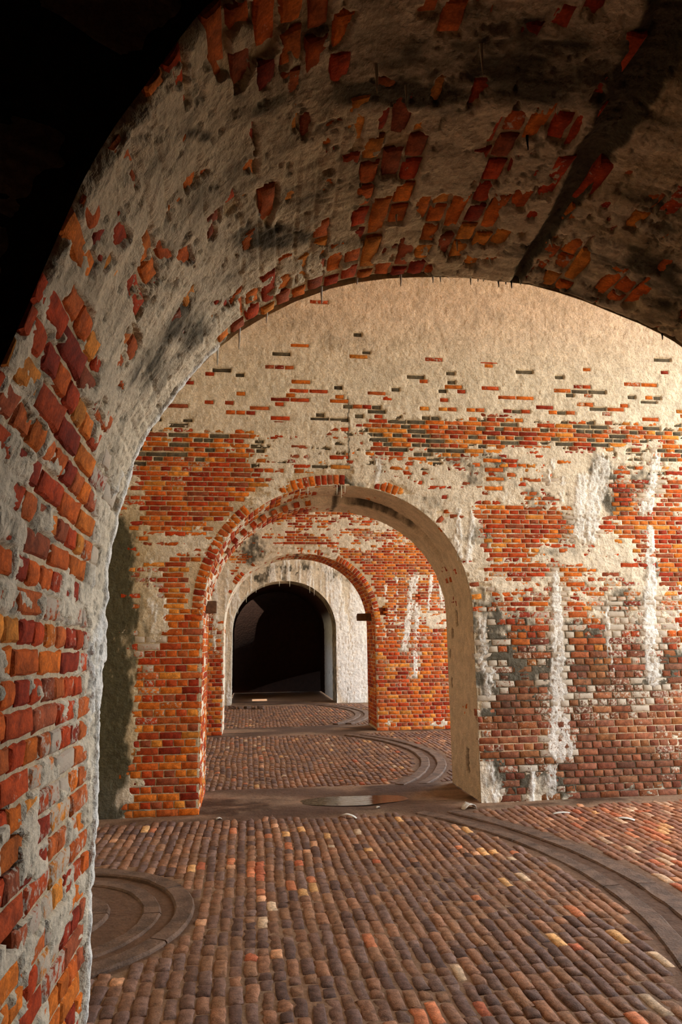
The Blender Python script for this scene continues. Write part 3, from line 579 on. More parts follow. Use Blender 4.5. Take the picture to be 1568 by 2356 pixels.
# ---- near arch
NEAR = Soffit(NP_, FP, LNEAR, D0, DN)
CTN = np.array([(i*.0735, (i+1)*.0735) for i in range(int(LNEAR/.0735)+2)])
def s_of(x, left=True):
    i = np.where(FP[:, 0] >= x)[0]; return NEAR.S[i[0]] if left else NEAR.S[i[-1]]
S_A, S_B, S_CR = float(s_of(-.145)), float(s_of(.74)), float(s_of(1.13))
def near_fn(U, Yv, CT, seed):
    U = np.asarray(U, float); Yv = np.asarray(Yv, float)
    ci, bi, dj = bond_index(Yv, U, CT, seed=seed)
    cov = .655 - .13*(1-sst(2.2, 2.7, U)) + .85*blobs(NVC, U, Yv)
    fe = sst(DN-.125, DN-.105, Yv)                       # row of clean headers along the far edge of the head
    band = sst(S_A-.03, S_A+.03, U)*(1-sst(S_B-.04, S_B+.04, U))
    cov = cov - 1.2*fe*band
    left = (1-sst(S_A-.05, S_A+.05, U))*sst(DN-.07, DN-.035, Yv)
    cov = cov + 1.2*left + .8*band*sst(DN-.03, DN-.02, Yv)
    lime = 1.0*left + .6*(1-sst(S_A-.5, S_A+.1, U))*sst(2.2, 2.7, Yv)*sst(.45, .65, fbm(U*3, Yv*6, 12, 3))  # lime white on the left far edge also paints its daylight
    dark = .85*blobs(NVD, U, Yv) + .1
    w = .022 + .062*(1-sst(1.2, 2.75, Yv))
    wob = .05*(fbm(Yv*5, U*5, 33, 4)-.5)
    crack = np.exp(-((U-S_CR+wob)/w)**4)
    dark = dark + 3.0*crack; cov = cov + .6*crack
    right = sst(S_CR-.02, S_CR+.05, U)
    grime_shade = .28*sst(.47, .7, fbm(U*1.2, Yv*5.2, 91, 4)) + .25*sst(2.6, 4.6, U)  # patchy grime, plus painted shade deepening towards crown and right
    h, col, c = lay(Yv, U, cov, lime, dark+grime_shade, .45+0*U, seed, ci, bi, dj, yellow=.35*right*sst(.35, .6, fbm(U*3, Yv*9, 18, 3)))
    layer = .8*(fbm(U*2.2, Yv*1.3, 61, 4)-.5) + 1.7*(fbm(U*.9, Yv*5.5, 62, 4)-.5)   # thick uneven coats, ridges round the arch
    pits = sst(.66, .80, fbm(U*26, Yv*26, 71, 3))
    t = sst(.47, .56, c)
    h = h + t*(.017*layer + .004) - .008*pits*t
    col[..., :3] *= (1-.45*pits*t)[..., None]
    h = h - .03*crack
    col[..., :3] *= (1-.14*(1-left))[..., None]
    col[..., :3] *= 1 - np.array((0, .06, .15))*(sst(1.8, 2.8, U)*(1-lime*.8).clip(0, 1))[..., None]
    return h, col, c - .5*0

us = np.concatenate([np.arange(.35, 1.0, .012), np.arange(1.0, float(s_of(2.0)), .0065), np.arange(float(s_of(2.0)), LNEAR, .05), [LNEAR]])
us = np.concatenate([[0, .2], us])
ysn = np.concatenate([np.arange(D0, DN-.06, .0068), np.linspace(DN-.06, DN, 14)])
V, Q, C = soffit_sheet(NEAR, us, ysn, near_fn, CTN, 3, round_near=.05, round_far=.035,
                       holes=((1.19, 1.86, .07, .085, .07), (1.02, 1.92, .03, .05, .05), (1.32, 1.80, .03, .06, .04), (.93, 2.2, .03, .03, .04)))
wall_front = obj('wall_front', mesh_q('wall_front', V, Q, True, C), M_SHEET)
tag(wall_front, 'near broad brick arch with peeling limewash framing the view', 'arch wall', 'structure')
BK = Bricks(); soffit_bricks(BK, NEAR, .3, float(s_of(2.05)), CTN, near_fn, 3, NVW, NVD)
PFAR = px(np.c_[FP[:, 0], np.full(NPF, DN), FP[:, 1]])
BK.build(wall_front, M_BRICK, BSHN, 'brick', 'brickwork', 300)

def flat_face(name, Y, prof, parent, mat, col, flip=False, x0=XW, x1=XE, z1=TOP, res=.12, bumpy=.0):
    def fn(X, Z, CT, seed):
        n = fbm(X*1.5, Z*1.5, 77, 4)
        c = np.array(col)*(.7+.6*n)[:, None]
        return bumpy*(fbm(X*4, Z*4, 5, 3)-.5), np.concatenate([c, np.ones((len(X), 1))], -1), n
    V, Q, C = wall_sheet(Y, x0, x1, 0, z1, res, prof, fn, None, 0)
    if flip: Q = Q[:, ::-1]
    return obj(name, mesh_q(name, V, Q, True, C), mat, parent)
flat_face('near_face', D0-.004, (NP_, 0), wall_front, M_SHEET, lin(78, 56, 40), bumpy=.02, res=.07)  # shade of the unlit face put into its dark colour
flat_face('bay_face', DN+.004, (FP, 0), wall_front, M_SHEET, lin(205, 182, 150), True)

# ---- the three walls beyond
PROF = arch_profile(AXC, AA, AZS, AB)
CTW = course_table(TOP)
def arch_fn(kind, L):
    sc = L/2
    def fn(U, Yv, CT, seed):
        U = np.asarray(U, float); Yv = np.asarray(Yv, float)
        ci, bi, dj = bond_index(Yv, U, CT, seed=seed)
        d = U-sc; left = 1-sst(-.45, -.05, d); right = sst(-.05, .25, d)
        y = Yv-(D1 if kind == 1 else D2 if kind == 2 else D3)
        stripes = .30*(fbm(U*1.2, Yv*9, 30+kind, 3)-.5)
        if kind == 1:
            jamb = 1-sst(1.7, 2.3, U)
            cov = .50 + .35*right - .12*left*(1-jamb) - .18*jamb + stripes + .3*(1-left)*(1-right)
            dark = .25*right*(fbm(U*2, Yv*14, 5, 3) > .52) + .8*np.exp(-((d-.02)/.04)**2) + .8*np.exp(-((y-.60)/.02)**2)*right*(1-sst(.9, 1.5, d))
            yl = .25*right
        elif kind == 2:
            cov = .48 - .25*right + .12*left + stripes
            dark = .25*right + .9*np.exp(-((d+.05)/.05)**2); yl = .2*right
        else:
            cov = .9+0*U; dark = .12+.55*right; yl = .4*right
        return lay(Yv, U, cov, .35*left*(kind == 3) + 0*U, dark, .1+0*U, seed, ci, bi, dj, yellow=yl)
    return fn

def build_wall(name, ya, yb, kind, res, sres, label, nmax, holes=(), sholes=(), step=0.0, seed=0, xv=(-1.62, 5.5), zmax=6.2, wash=(), dark=(), seen=None, ring=.125, grey=.5):
    FN = make_face_fn(kind)
    V1, Q1, C1 = wall_sheet(ya, xv[0], xv[1], 0, zmax, res, PROF, FN, CTW, seed, holes)
    P, L = PROF
    SF = Soffit(P, P, L, ya, yb, step)
    CTS = np.array([(i*.0735, (i+1)*.0735) for i in range(int(L/.0735)+2)])
    AF = arch_fn(kind, L)
    V2, Q2, C2 = soffit_sheet(SF, np.arange(0, L+.001, sres), np.linspace(ya, yb, int((yb-ya)/sres)+1), AF, CTS, seed+40, round_near=.006, round_far=.012, holes=sholes, rims=((.05, .012), (.03, .004)))
    V = np.concatenate([V1, V2]); Q = np.concatenate([Q1, Q2+len(V1)]); C = np.concatenate([C1, C2])
    w = obj(name, mesh_q(name, V, Q, True, C), M_SHEET); tag(w, label, 'arch wall', 'structure')
    BK = Bricks()
    if kind < 3:
        face_bricks(BK, ya, xv[0]+.1, xv[1]-.1, CTW, PROF, FN, seed, W1L if kind == 1 else W2L, wash, dark, grey, ring, zmax=zmax-.1)
        nf = len(BK.L)
        soffit_bricks(BK, SF, .02, L-.02, CTS, AF, seed+40, (), (), kinds=('s', 'h'))
        BK.build(w, M_BRICK, BSH, 'brick', 'brickwork', nmax, seen)
    flat_face('rear_face', yb-.004, PROF, w, M_SHEET, lin(190, 150, 112), True)
    # outer strip to the open bay end and above
    bx = [(xv[1]-.01, XE, ya+.01, ya+.02, 0, TOP), (XW, XE, ya+.012, ya+.02, zmax-.02, TOP+.4)]
    vv, qq = boxes(bx); obj('side_strip', mesh_q('side_strip', vv, qq, False, np.tile((*C_PLAST, 1), (len(vv), 1))), M_SHEET, w)
    return w, SF

def boxes(L):
    V = []; Q = []
    for (x0, x1, y0, y1, z0, z1) in L:
        o = len(V)
        V += [(x0,y0,z0),(x1,y0,z0),(x1,y1,z0),(x0,y1,z0),(x0,y0,z1),(x1,y0,z1),(x1,y1,z1),(x0,y1,z1)]
        Q += [[o+a for a in f] for f in ((0,3,2,1),(4,5,6,7),(0,1,5,4),(1,2,6,5),(2,3,7,6),(3,0,4,7))]
    return np.array(V, float), np.array(Q)

from_poly = PFAR
def in_poly(p, poly):
    x, y = p[:, 0], p[:, 1]; ins = np.zeros(len(p), bool); n = len(poly)
    step = max(1, n//250); q = poly[::step]
    for i in range(len(q)):
        x0, y0 = q[i]; x1, y1 = q[(i+1) % len(q)]
        c = ((y0 > y) != (y1 > y))
        xi = (x1-x0)*(y-y0)/np.where(y1 == y0, 1e-9, y1-y0)+x0
        ins ^= c & (x < xi)
    return ins
OPEN1 = np.nan_to_num(px(np.c_[PROF[0][:, 0], np.full(len(PROF[0]), D1B), PROF[0][:, 1]]))
def seen_near(C, p): return in_poly(np.nan_to_num(p), np.nan_to_num(PFAR))
def seen_first(C, p): return in_poly(np.nan_to_num(p), np.nan_to_num(PFAR)) & in_poly(np.nan_to_num(p), OPEN1)

wall_middle, SF1 = build_wall('wall_middle', D1, D1B, 1, .0125, .02,
    'tall brick wall with round arch below a limewashed upper zone', 300, seed=1, step=.10,
    sholes=((PROF[1]-.38, D1+.42, .12, .05, .05), (PROF[1]-1.98, D1+.62, .09, .04, .05), (PROF[1]-1.80, D1+.82, .05, .04, .05), (PROF[1]-1.55, D1+.95, .05, .03, .03), (PROF[1]-1.2, D1+.93, .06, .03, .03)),
    wash=W1W, dark=W1D, seen=seen_near, grey=.32)
wall_far, SF2 = build_wall('wall_far', D2, D2B, 2, .018, .03,
    'orange brick wall with white lime runs and second arch behind', 300, seed=11, xv=(-1.62, 4.4), zmax=4.9,
    holes=((3.32, 2.58, .075, .055, .07), (2.63, 2.29, .09, .07, .06)), wash=(), dark=W2D, seen=seen_first, grey=0)
wall_end, SF3 = build_wall('wall_end', D3, D3B, 3, .02, .03,
    'white lime-streaked wall with the farthest arch opening on darkness', 0, seed=21, xv=(-1.62, 3.6), zmax=4.6)

# ------------------------------------------------------------------ shell of the casemates
YS = -2.5; YE = 25.6
emb = ((5.1, 'a'), (11.2, 'b'), (17.7, 'c'))
L_ = []; y = D0+.2
for yc, _n in emb:
    L_.append((XW-1.2, XW, y, yc-.5, 0, TOP+.6)); L_.append((XW-1.2, XW, yc-.5, yc+.5, 0, .85)); L_.append((XW-1.2, XW, yc-.5, yc+.5, 1.95, TOP+.6)); y = yc+.5
L_.append((XW-1.2, XW, y, D3B, 0, TOP+.6))
vv, qq = boxes(L_)
wl = obj('wall_left', mesh_q('wall_left', vv, qq, False), M_WHITE); tag(wl, 'seaward masonry wall pierced by small gun embrasures', 'wall', 'structure')
vv, qq = boxes([(XE, XE+.5, YS, D0+.3, 0, TOP+.6)])
o = obj('wall_right', mesh_q('wall_right', vv, qq, False), M_SHADEB); tag(o, 'closed side wall of the dark room around the viewpoint', 'wall', 'structure')
vv, qq = boxes([(XW-1.2, XE+.5, YS-.5, YS, 0, TOP+.6), (XW-1.2, XW, YS, D0+.2, 0, TOP+.6)])
o = obj('wall_rear', mesh_q('wall_rear', vv, qq, False), M_SHADEB); tag(o, 'masonry wall behind the viewpoint', 'wall', 'structure')
# barrel ceilings and the mass over them
CV = []; CQ = []; off = 0
for ya, yb in ((YS, D0), (DN, D1), (D1B, D2), (D2B, D3)):
    yy = np.linspace(ya-.3, yb+.3, 15); zz = TOP-.05 + .55*np.sqrt(np.clip(1-((yy-(ya+yb)/2)/((yb-ya)/2+.3))**2, 0, 1))
    for x in (XW-.2, XE+.1): CV.append(np.c_[np.full(15, x), yy, zz])
    CQ.append(grid_quads(2, 15)[:, ::-1]+off); off += 30
CV = np.concatenate(CV); CQ = np.concatenate(CQ)
o = obj('ceiling', mesh_q('ceiling', CV, CQ, True, np.tile((*lin(200, 180, 150), 1), (len(CV), 1))), M_SHEET)
tag(o, 'shallow barrel ceilings over the casemates', 'ceiling', 'structure')
vv, qq = boxes([(XW-1.2, XE+.3, YS-.5, YE+.6, TOP+.55, TOP+1.8)])
tag(obj('roof', mesh_q('roof', vv, qq, False), M_ROOF), 'earth and masonry mass over the casemates', 'roof', 'structure')
# last dark room: tunnel with a whitewashed right wall, closed by a brick wall
PT, LT = arch_profile(AXC, AA+.03, AZS, AB+.02)
ST = Soffit(PT, PT, LT, D3B-.02, YE)
def tun_fn(U, Yv, CT, seed):
    ci, bi, dj = bond_index(Yv, U, CT, seed=seed)
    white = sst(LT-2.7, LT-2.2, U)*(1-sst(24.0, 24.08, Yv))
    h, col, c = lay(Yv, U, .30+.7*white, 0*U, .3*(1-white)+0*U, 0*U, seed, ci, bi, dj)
    col[..., :3] = mixc(np.broadcast_to(np.array(lin(58, 34, 24)), col[..., :3].shape), np.array(lin(222, 222, 220)), white)  # tunnel masonry coloured darker to deepen the room's shade
    return h, col, c
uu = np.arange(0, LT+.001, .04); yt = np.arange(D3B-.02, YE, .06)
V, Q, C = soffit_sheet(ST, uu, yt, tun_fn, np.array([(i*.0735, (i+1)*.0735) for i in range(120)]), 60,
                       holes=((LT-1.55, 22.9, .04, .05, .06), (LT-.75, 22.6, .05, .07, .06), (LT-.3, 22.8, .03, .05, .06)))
um = np.arange(len(V))//(len(yt)+4); ym = np.arange(len(V)) % (len(yt)+4)
added_slit = (uu[np.minimum(um, len(uu)-1)] > 1.0) & (uu[np.minimum(um, len(uu)-1)] < 1.7) & (ym > 12) & (ym < 24)  # unseen opening, added to throw daylight on the whitewashed wall
Q = Q[~added_slit[Q].any(1)]
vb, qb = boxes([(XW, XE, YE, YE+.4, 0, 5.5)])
V = np.concatenate([V, vb]); Q = np.concatenate([Q, qb+len(C)]); C = np.concatenate([C, np.tile((*lin(52, 32, 22), 1), (len(vb), 1))])  # end wall colour carries the same painted shade
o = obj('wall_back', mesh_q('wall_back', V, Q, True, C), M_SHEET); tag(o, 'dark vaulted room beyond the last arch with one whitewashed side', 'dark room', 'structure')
vv, qq = boxes([(-60, 80, -60, 90, -.5, -.06)])
tag(obj('ground', mesh_q('ground', vv, qq, False), M_GRASS), 'open sandy parade ground outside the casemates', 'ground', 'structure')

# ------------------------------------------------------------------ floor
TR = [(-1.35, 5.1, 4.04, 'outer1'), (-1.35, 11.25, 4.08, 'outer2'), (-1.35, 17.8, 4.08, 'outer3')]
TW = .24
def earth_h(X, Y):
    n = fbm(X*2.2, Y*2.2, 15, 4)-.5; n2 = fbm(X*14, Y*14, 16, 3)-.5
    z = np.zeros(np.shape(X))
    for ya, yb in ((D0, DN), (D1, D1B), (D2, D2B), (D3, D3B)):
        z = np.maximum(z, sst(ya-.34, ya-.12, Y+.16*n)*(1-sst(yb+.04, yb+.22, Y+.16*n)))
    z = np.maximum(z, 1-sst(XW+.05, XW+.3, X+.2*n))
    rm_ = 0
    for tx_, ty_, tr_, _t in TR:
        rm_ = rm_ + np.exp(-((np.hypot(X-tx_, Y-ty_)-tr_)/.26)**4)*(np.abs(Y-ty_) < 2.6)
    h = -.0105 + .005*n2 + z*(.017 + .016*n) + rm_*(.002+.016*n+.006*n2)
    dip = np.exp(-(((X-1.15)/.55)**2+((Y-8.12)/.30)**2)**2)
    return h - .016*dip*z, z
xs = np.concatenate([np.arange(XW-.05, 5.3, .035), np.arange(5.3, XE+.4, .2)])
ysf = np.concatenate([np.arange(YS, 2.6, .25), np.arange(2.6, 9.3, .03), np.arange(9.3, 15.3, .045), np.arange(15.3, 21.6, .06), np.arange(21.6, YE+.3, .25)])
Xf, Yf = np.meshgrid(xs, ysf)
Zf, zone = earth_h(Xf, Yf)
n1 = fbm(Xf*3, Yf*3, 40, 4); n2 = fbm(Xf*1.1, Yf*4.0, 41, 4)
colf = mixc(np.broadcast_to(np.array(lin(138, 106, 82)), Xf.shape+(3,)), np.array(lin(74, 52, 36)), sst(.42, .62, n2)*zone)
colf = mixc(colf, np.array(lin(136, 110, 88)), .6*sst(.5, .7, n1))
for tx_, ty_, tr_, _t in TR:
    rr_ = np.hypot(Xf-tx_, Yf-ty_)
    colf = mixc(colf, np.array(lin(84, 60, 46)), .85*np.exp(-((rr_-tr_)/.30)**4) + .7*(rr_ < 1.05))
colf = np.concatenate([colf, np.ones(Xf.shape+(1,))], -1)
floor = obj('floor', mesh_q('floor', np.stack([Xf, Yf, Zf], -1).reshape(-1, 3), grid_quads(len(ysf), len(xs)), True, colf.reshape(-1, 4)), M_EARTH)
tag(floor, 'brick-paved casemate floor with muddy earth in the doorways', 'floor', 'structure')

PSH = {'p': (.195, .068, .03, 3, 2, {'rough': .0022, 'cham': .009, 'dome': .003}), 'q': (.100, .068, .03, 2, 2, {'rough': .0022, 'cham': .009, 'dome': .003}),
       'f': (.195, .068, .02, 2, 1, {'rough': .002, 'cham': .012}), 'g': (.100, .068, .02, 2, 1, {'rough': .002, 'cham': .012})}
PT_TONES = [lin(*c) for c in ((118, 84, 64), (106, 78, 64), (126, 90, 66), (94, 70, 60), (132, 92, 68), (110, 84, 72))]
PT_BRIGHT = [lin(*c) for c in ((172, 104, 70), (188, 136, 100), (160, 88, 60), (182, 152, 122), (190, 142, 92))]
BK = Bricks()
for bay, (ya, yb, x0, x1, kk, pit) in enumerate(((DN-.1, D1-.05, -1.5, 5.25, 'pq', .0765), (D1B, D2, -1.5, 4.0, 'fg', .0765), (D2B, D3, -1.5, 3.2, 'fg', .0765))):
    tc = TR[bay]
    for c in range(int((x1-x0)/pit)):
        x = x0+c*pit; yy = ya-.2*float(hsh(c, bay, 3)); k = 0
        drift = .010*(vn(np.array(c*.4), np.array(bay*7.0), 4)-.5)
        while yy < yb:
            k += 1
            r = float(hsh(c, k, 50+bay)); ln = .085+.04*float(hsh(c, k, 51)) if r < .30 else .13+.04*float(hsh(c, k, 51)) if r < .46 else .185+.035*float(hsh(c, k, 51))
            yc = yy+ln/2; xx = x + .045*(float(vn(yc*.9, c*.12, 9))-.5) + .006*(float(hsh(c, k, 70))-.5) + float(drift)
            yy += ln
            if yc > yb: break
            eh, zn = earth_h(np.array([xx]), np.array([yc]))
            if zn[0] > .62: continue
            rr = math.hypot(xx-tc[0], yc-tc[1])
            if abs(rr-tc[2]) < TW+.03: continue
            if bay == 0 and rr < 1.06: continue
            rb = float(hsh(c, k, 60+bay)); patch = float(fbm(np.array(xx*1.3), np.array(yc*1.3), 19, 3))
            pb = .05 + .30*max(0, 1-abs(xx-.15)/.55)*max(0, 1-abs(yc-6.2)/1.2) + (.30*max(0, min(1, (xx-2.4)/1.2)) if bay == 0 else 0)
            if rb < pb: col = np.array(PT_BRIGHT[int(rb/pb*4.999)])
            else: col = np.array(PT_TONES[int(rb*997) % 6])
            col = col*(.94+.5*float(hsh(c, k, 61)))*(.88+.45*patch)
            if bay == 0 and xx > 2.2: col = col*(1-.35*min(1, (xx-2.2)/1.5)) + np.array(lin(190, 112, 72))*.35*min(1, (xx-2.2)/1.5)
            z = .007*(float(hsh(c, k, 62))-.6) + .010*(patch-.5)
            tx, ty = .08*(float(hsh(c, k, 63))-.5), .06*(float(hsh(c, k, 64))-.5)
            Nn = np.array((tx, ty, 1)); Nn /= np.linalg.norm(Nn)
            A = np.array((.10*(float(hsh(c, k, 65))-.5), 1, 0)); A -= Nn*(A@Nn); A /= np.linalg.norm(A); B = np.cross(Nn, A)
            BK.add((xx, yc, z), A, B, Nn, ln-.005-.007*float(hsh(c, k, 66)), pit-.003-.008*float(hsh(c, k, 67)), col, .18+.3*float(hsh(c, k, 68))*patch, kk[0] if ln > .12 else kk[1])
BK.build(floor, M_PAVE, PSH, 'brick', 'brick_paving', 300, seen_near)

# ------------------------------------------------------------------ curved gun tracks
def ring_stone(cx, cy, sect, a0, a1, n):
    """one curved stone: closed cross-section (radius, height) swept from angle a0 to a1, ends capped"""
    k = len(sect); V = []
    for i in range(n+1):
        a = a0+(a1-a0)*i/n
        for r, z in sect: V.append((cx+r*math.cos(a), cy+r*math.sin(a), z))
    Q = []
    for i in range(n):
        for j in range(k):
            j2 = (j+1) % k; Q.append((i*k+j, (i+1)*k+j, (i+1)*k+j2, i*k+j2))
    for b, rev in ((0, 1), (n*k, 0)):
        h = k//2
        for j in range(h-1):
            q = (b+j, b+j+1, b+k-2-j, b+k-1-j); Q.append(q if rev else q[::-1])
    V = np.array(V); V[:, 2] += .014*(fbm(V[:, 0]*7, V[:, 1]*7, 3, 3)-.5); V[:, 0] += .02*(fbm(V[:, 0]*5, V[:, 1]*5, 13, 2)-.5)
    return V, np.array(Q)
def gun_track(cx, cy, rings, label, amax, seg, group=None):
    e = bpy.data.objects.new('gun_track', None); link(e); e.location = (cx, cy, 0)
    tag(e, label, 'gun track', group=group)
    for r, w, hz in rings:
        sect = [(r-w/2, -.04), (r-w/2, hz-.012), (r-w/2+.015, hz), (r-.045, hz), (r-.03, hz-.022), (r+.03, hz-.022), (r+.045, hz), (r+w/2-.015, hz), (r+w/2, hz-.012), (r+w/2, -.04)]
        if w < .3: sect = [(r-w/2, -.04), (r-w/2, hz-.01), (r-w/2+.012, hz), (r+w/2-.012, hz), (r+w/2, hz-.01), (r+w/2, -.04)]
        am = amax if amax > 1.4 else math.asin(min(.99, 2.38/r))
        n = max(2, int(2*am*r/seg))
        for i in range(n):
            a0 = -am+2*am*i/n+.006/r; a1 = -am+2*am*(i+1)/n-.006/r
            V, Q = ring_stone(0, 0, [(q, z+.004*(float(hsh(i, int(r*10), 8))-.5)) for q, z in sect], a0, a1, 7)
            obj('track_stone', mesh_q('track_stone', V, Q, False), M_STONE, e)
    return e
gun_track(-1.35, 5.1, [(3.90, .14, .004), (4.16, .16, .006)], 'long curved stone gun track crossing the near brick paving', 0, 1.1)
gun_track(-1.35, 5.1, [(.95, .13, .012), (.74, .12, .0), (.40, .14, .016)], 'small tight ring of gun track stones beside the near arch jamb', 1.5, .9)
gun_track(-1.35, 11.25, [(3.96, .13, .014), (4.19, .14, .012)], 'curved stone gun track seen through the first arch', 0, 1.1)
gun_track(-1.35, 17.8, [(3.96, .13, .014), (4.19, .14, .012)], 'distant curved gun track before the farthest arch', 0, .7)

# ------------------------------------------------------------------ small things
def cone(L, r0_, r1_, n=7, bend=0.0, seed=0):
    V = []; k = 6
    for i in range(k+1):
        t = i/k; r = r0_*(1-t)**.8*.9+r1_; dx = bend*t*t + .0015*(float(hsh(i, seed, 3))-.5)
        for j in range(n): V.append((dx+r*math.cos(2*math.pi*j/n), r*math.sin(2*math.pi*j/n), -L*t))
    Q = [(i*n+j, i*n+(j+1) % n, (i+1)*n+(j+1) % n, (i+1)*n+j) for i in range(k) for j in range(n)]
    return np.array(V), np.array([q[::-1] for q in Q])
def stal(parent, u, y, SF, L, r=.0045, mat=M_LIME, bend=0.0, seed=0):
    P1, _ = SF.at(np.array([u]), np.array([y])); v, q = cone(L, r, .0016, bend=bend, seed=seed)
    o = obj('stalactite', mesh_q('stalactite', v, q, True), mat, parent); o.location = P1[0]+np.array((0, 0, .012))
def sx(x): return float(s_of(x))
for i, (x, L, mt_) in enumerate(((-.145, .09, 0), (-.06, .095, 0), (.05, .05, 0), (.28, .08, 0), (.62, .06, 0), (.76, .05, 0), (.795, .045, 0), (.83, .025, 0), (.93, .055, 0), (.965, .035, 0), (.99, .03, 0), (1.06, .05, 1), (1.09, .035, 1), (1.112, .05, 1), (1.16, .03, 0), (1.80, .05, 1), (.43, .03, 0))):
    stal(wall_front, sx(x), DN-.012, NEAR, L, .0042, M_SOOT if mt_ else M_LIME, seed=i)
for i, (u, y, L, r, mt_) in enumerate(((3.60, 1.69, .10, .005, 0), (3.70, 1.76, .09, .0045, 0), (3.884, 1.628, .115, .005, 0), (4.14, 1.96, .06, .004, 1), (4.22, 2.60, .05, .004, 0), (4.06, 2.52, .05, .004, 0), (3.78, 2.35, .05, .004, 0), (4.42, 2.45, .05, .004, 0))):
    stal(wall_front, u, y, NEAR, L, r, M_SOOT if mt_ else M_LIME, .008 if i in (4, 7) else 0, i+30)
for i, (d, L) in enumerate(((-.03, .12), (.02, .16), (.06, .10), (-.36, .10), (-.45, .06), (1.63, .09))):
    stal(wall_middle, SF1.L/2+d, D1+.01, SF1, L, .007, seed=i+60)
for i, (d, L) in enumerate(((-1.2, .2), (-.85, .14), (-.6, .1), (-.15, .16), (.15, .18), (.75, .2), (.9, .2), (-1.6, .2))):
    stal(wall_end, SF3.L/2+d, D3+.01, SF3, L, .012, seed=i+80)

def lumpy_box(sx_, sy_, sz_, n, seed, amp):
    """rough-hewn block: subdivided box with uneven faces and softened edges"""
    V = []; Q = []
    for ax in range(3):
        for sg in (-1, 1):
            a = np.linspace(-1, 1, n+1); A, B = np.meshgrid(a, a); Cc = np.full(A.shape, sg, float)
            P = [None]*3; P[ax] = Cc; P[(ax+1) % 3] = A; P[(ax+2) % 3] = B
            p = np.stack(P, -1).reshape(-1, 3); q = grid_quads(n+1, n+1)
            if sg < 0: q = q[:, ::-1]
            Q.append(q+sum(len(v) for v in V)); V.append(p)
    V = np.concatenate(V); Q = np.concatenate(Q)
    m_ = np.sort(np.abs(V), 1)[:, 1]
    V = V*(1-.05*(m_ > .98)[:, None])
    d = fbm(V[:, 0]*3+seed, V[:, 1]*3+V[:, 2]*5, seed, 3)-.5
    V = V*(1+amp*d[:, None])
    return V*np.array((sx_, sy_, sz_))/2, Q
def thing(name, me, mat, loc, label, cat, rz=0, group=None):
    o = obj(name, me, mat); o.location = loc; o.rotation_euler = (0, 0, rz); tag(o, label, cat, group=group); return o
v, q = lumpy_box(.22, .13, .14, 5, 4, .12)
thing('timber_stub', mesh_q('timber_stub', v, q, False), M_WOOD, (-.48, 8.25, 2.12), 'dark timber stub jutting from the bright brick jamb of the nearer arch', 'timber stub')
v, q = lumpy_box(.36, .16, .15, 5, 9, .12)
thing('timber_stub', mesh_q('timber_stub', v, q, False), M_WOOD, (2.36, 14.5, 2.2), 'dark timber stub across the right jamb of the farther brick arch', 'timber stub')

def flake(L, Wd, curl, seed, n=8):
    """thin curled piece with thickness"""
    a = np.linspace(-1, 1, n+1); b = np.linspace(-1, 1, 4); A, B = np.meshgrid(a, b)
    wv = .55+.45*np.sqrt(np.clip(1-A**2, 0, 1)); x = A*L/2; y = B*wv*Wd/2*(1+.4*(fbm(A*2+seed, B*2, seed, 2)-.5))
    z = curl*(1-A**2)+.3*curl*(fbm(A*3, B*3, seed, 2)-.5)
    T = np.stack([x, y, z+.005], -1).reshape(-1, 3); Bm = T-np.array((0, 0, .005)); k = len(T)
    g = grid_quads(4, n+1); idx = np.arange(k).reshape(4, n+1)
    ring = np.concatenate([idx[0, :-1], idx[:-1, -1], idx[-1, ::-1][:-1], idx[::-1, 0][:-1]]); nx_ = np.roll(ring, -1)
    return np.concatenate([T, Bm]), np.concatenate([g, g[:, ::-1]+k, np.stack([ring, ring+k, nx_+k, nx_], -1)])
def zf(x, y): return float(earth_h(np.array([x]), np.array([y]))[0][0])
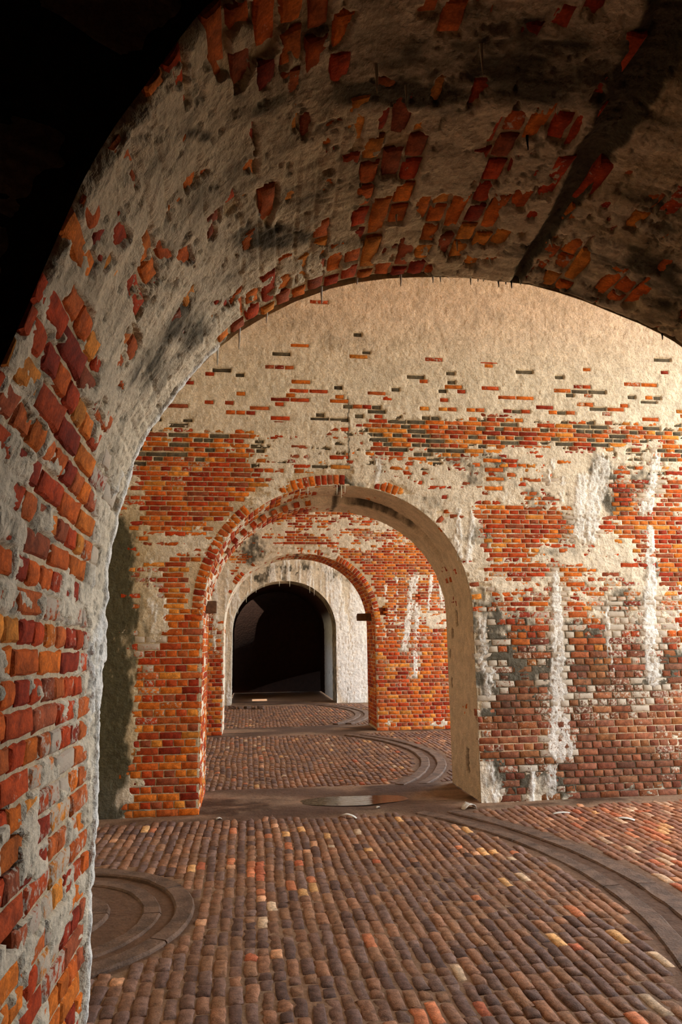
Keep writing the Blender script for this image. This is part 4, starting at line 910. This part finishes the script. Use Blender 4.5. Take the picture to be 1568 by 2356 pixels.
for i, (x, y, L, w, c, rz, lb) in enumerate(((.99, 7.40, .19, .05, .035, -.5, 'curled white scrap beside the puddle in the first doorway'),
        (2.26, 7.50, .16, .10, .05, .4, 'crumpled white scrap at the foot of the first arch right jamb'),
        (3.12, 7.19, .20, .05, .012, .1, 'flat pale scrap near the foot of the streaked wall'),
        (3.62, 6.85, .16, .06, .012, -.7, 'tan flat scrap on the paving beyond the long gun track'),
        (1.35, 7.72, .05, .03, .01, .8, 'tiny pale crumb on the mud of the first doorway'),
        (-.28, 7.52, .06, .04, .012, .3, 'small white crumb at the foot of the orange brick pier'))):
    v, q = flake(L, w, c, i+3); thing('plaster_scrap', mesh_q('plaster_scrap', v, q, True), M_FLAKE, (x, y, zf(x, y)+.004), lb, 'scrap', rz)
# rubble by the left foot of the farthest arch
for i, (x, y, s_) in enumerate(((-.42, 19.5, .15), (-.21, 19.42, .10), (-.03, 19.5, .12), (.13, 19.40, .08), (.32, 19.3, .17))):
    v, q = lumpy_box(s_*1.3, s_, s_*.6, 4, i+20, .5)
    thing('rubble_lump', mesh_q('rubble_lump', v, q, False), M_STONE, (x, y, s_*.25), ['leftmost lump of the rubble row by the farthest arch', 'second lump from the left in the far rubble row', 'middle lump of the far rubble row', 'smallest lump, second from the right in the far rubble row', 'largest lump at the right end of the far rubble row'][i], 'rubble', .4*i, 'rubble lumps by the farthest arch')
# puddle: thin irregular sheet of water in the doorway
n = 40; V = [(0, 0, 0)]; V = []
for rr in (0, .5, .85, 1):
    for i in range(n):
        a = 2*math.pi*i/n; k = 1+.35*(float(fbm(np.array(math.cos(a)*1.5+4), np.array(math.sin(a)*1.5), 8, 3))-.5)
        V.append((.62*rr*k*math.cos(a), .24*rr*k*math.sin(a), 0))
Q = [(r_*n+i, (r_+1)*n+i, (r_+1)*n+(i+1) % n, r_*n+(i+1) % n) for r_ in range(3) for i in range(n)]
thing('puddle', mesh_q('puddle', np.array(V), np.array(Q), True), M_WATER, (1.15, 8.12, .0035), 'shallow rippled puddle in the muddy first doorway', 'puddle')
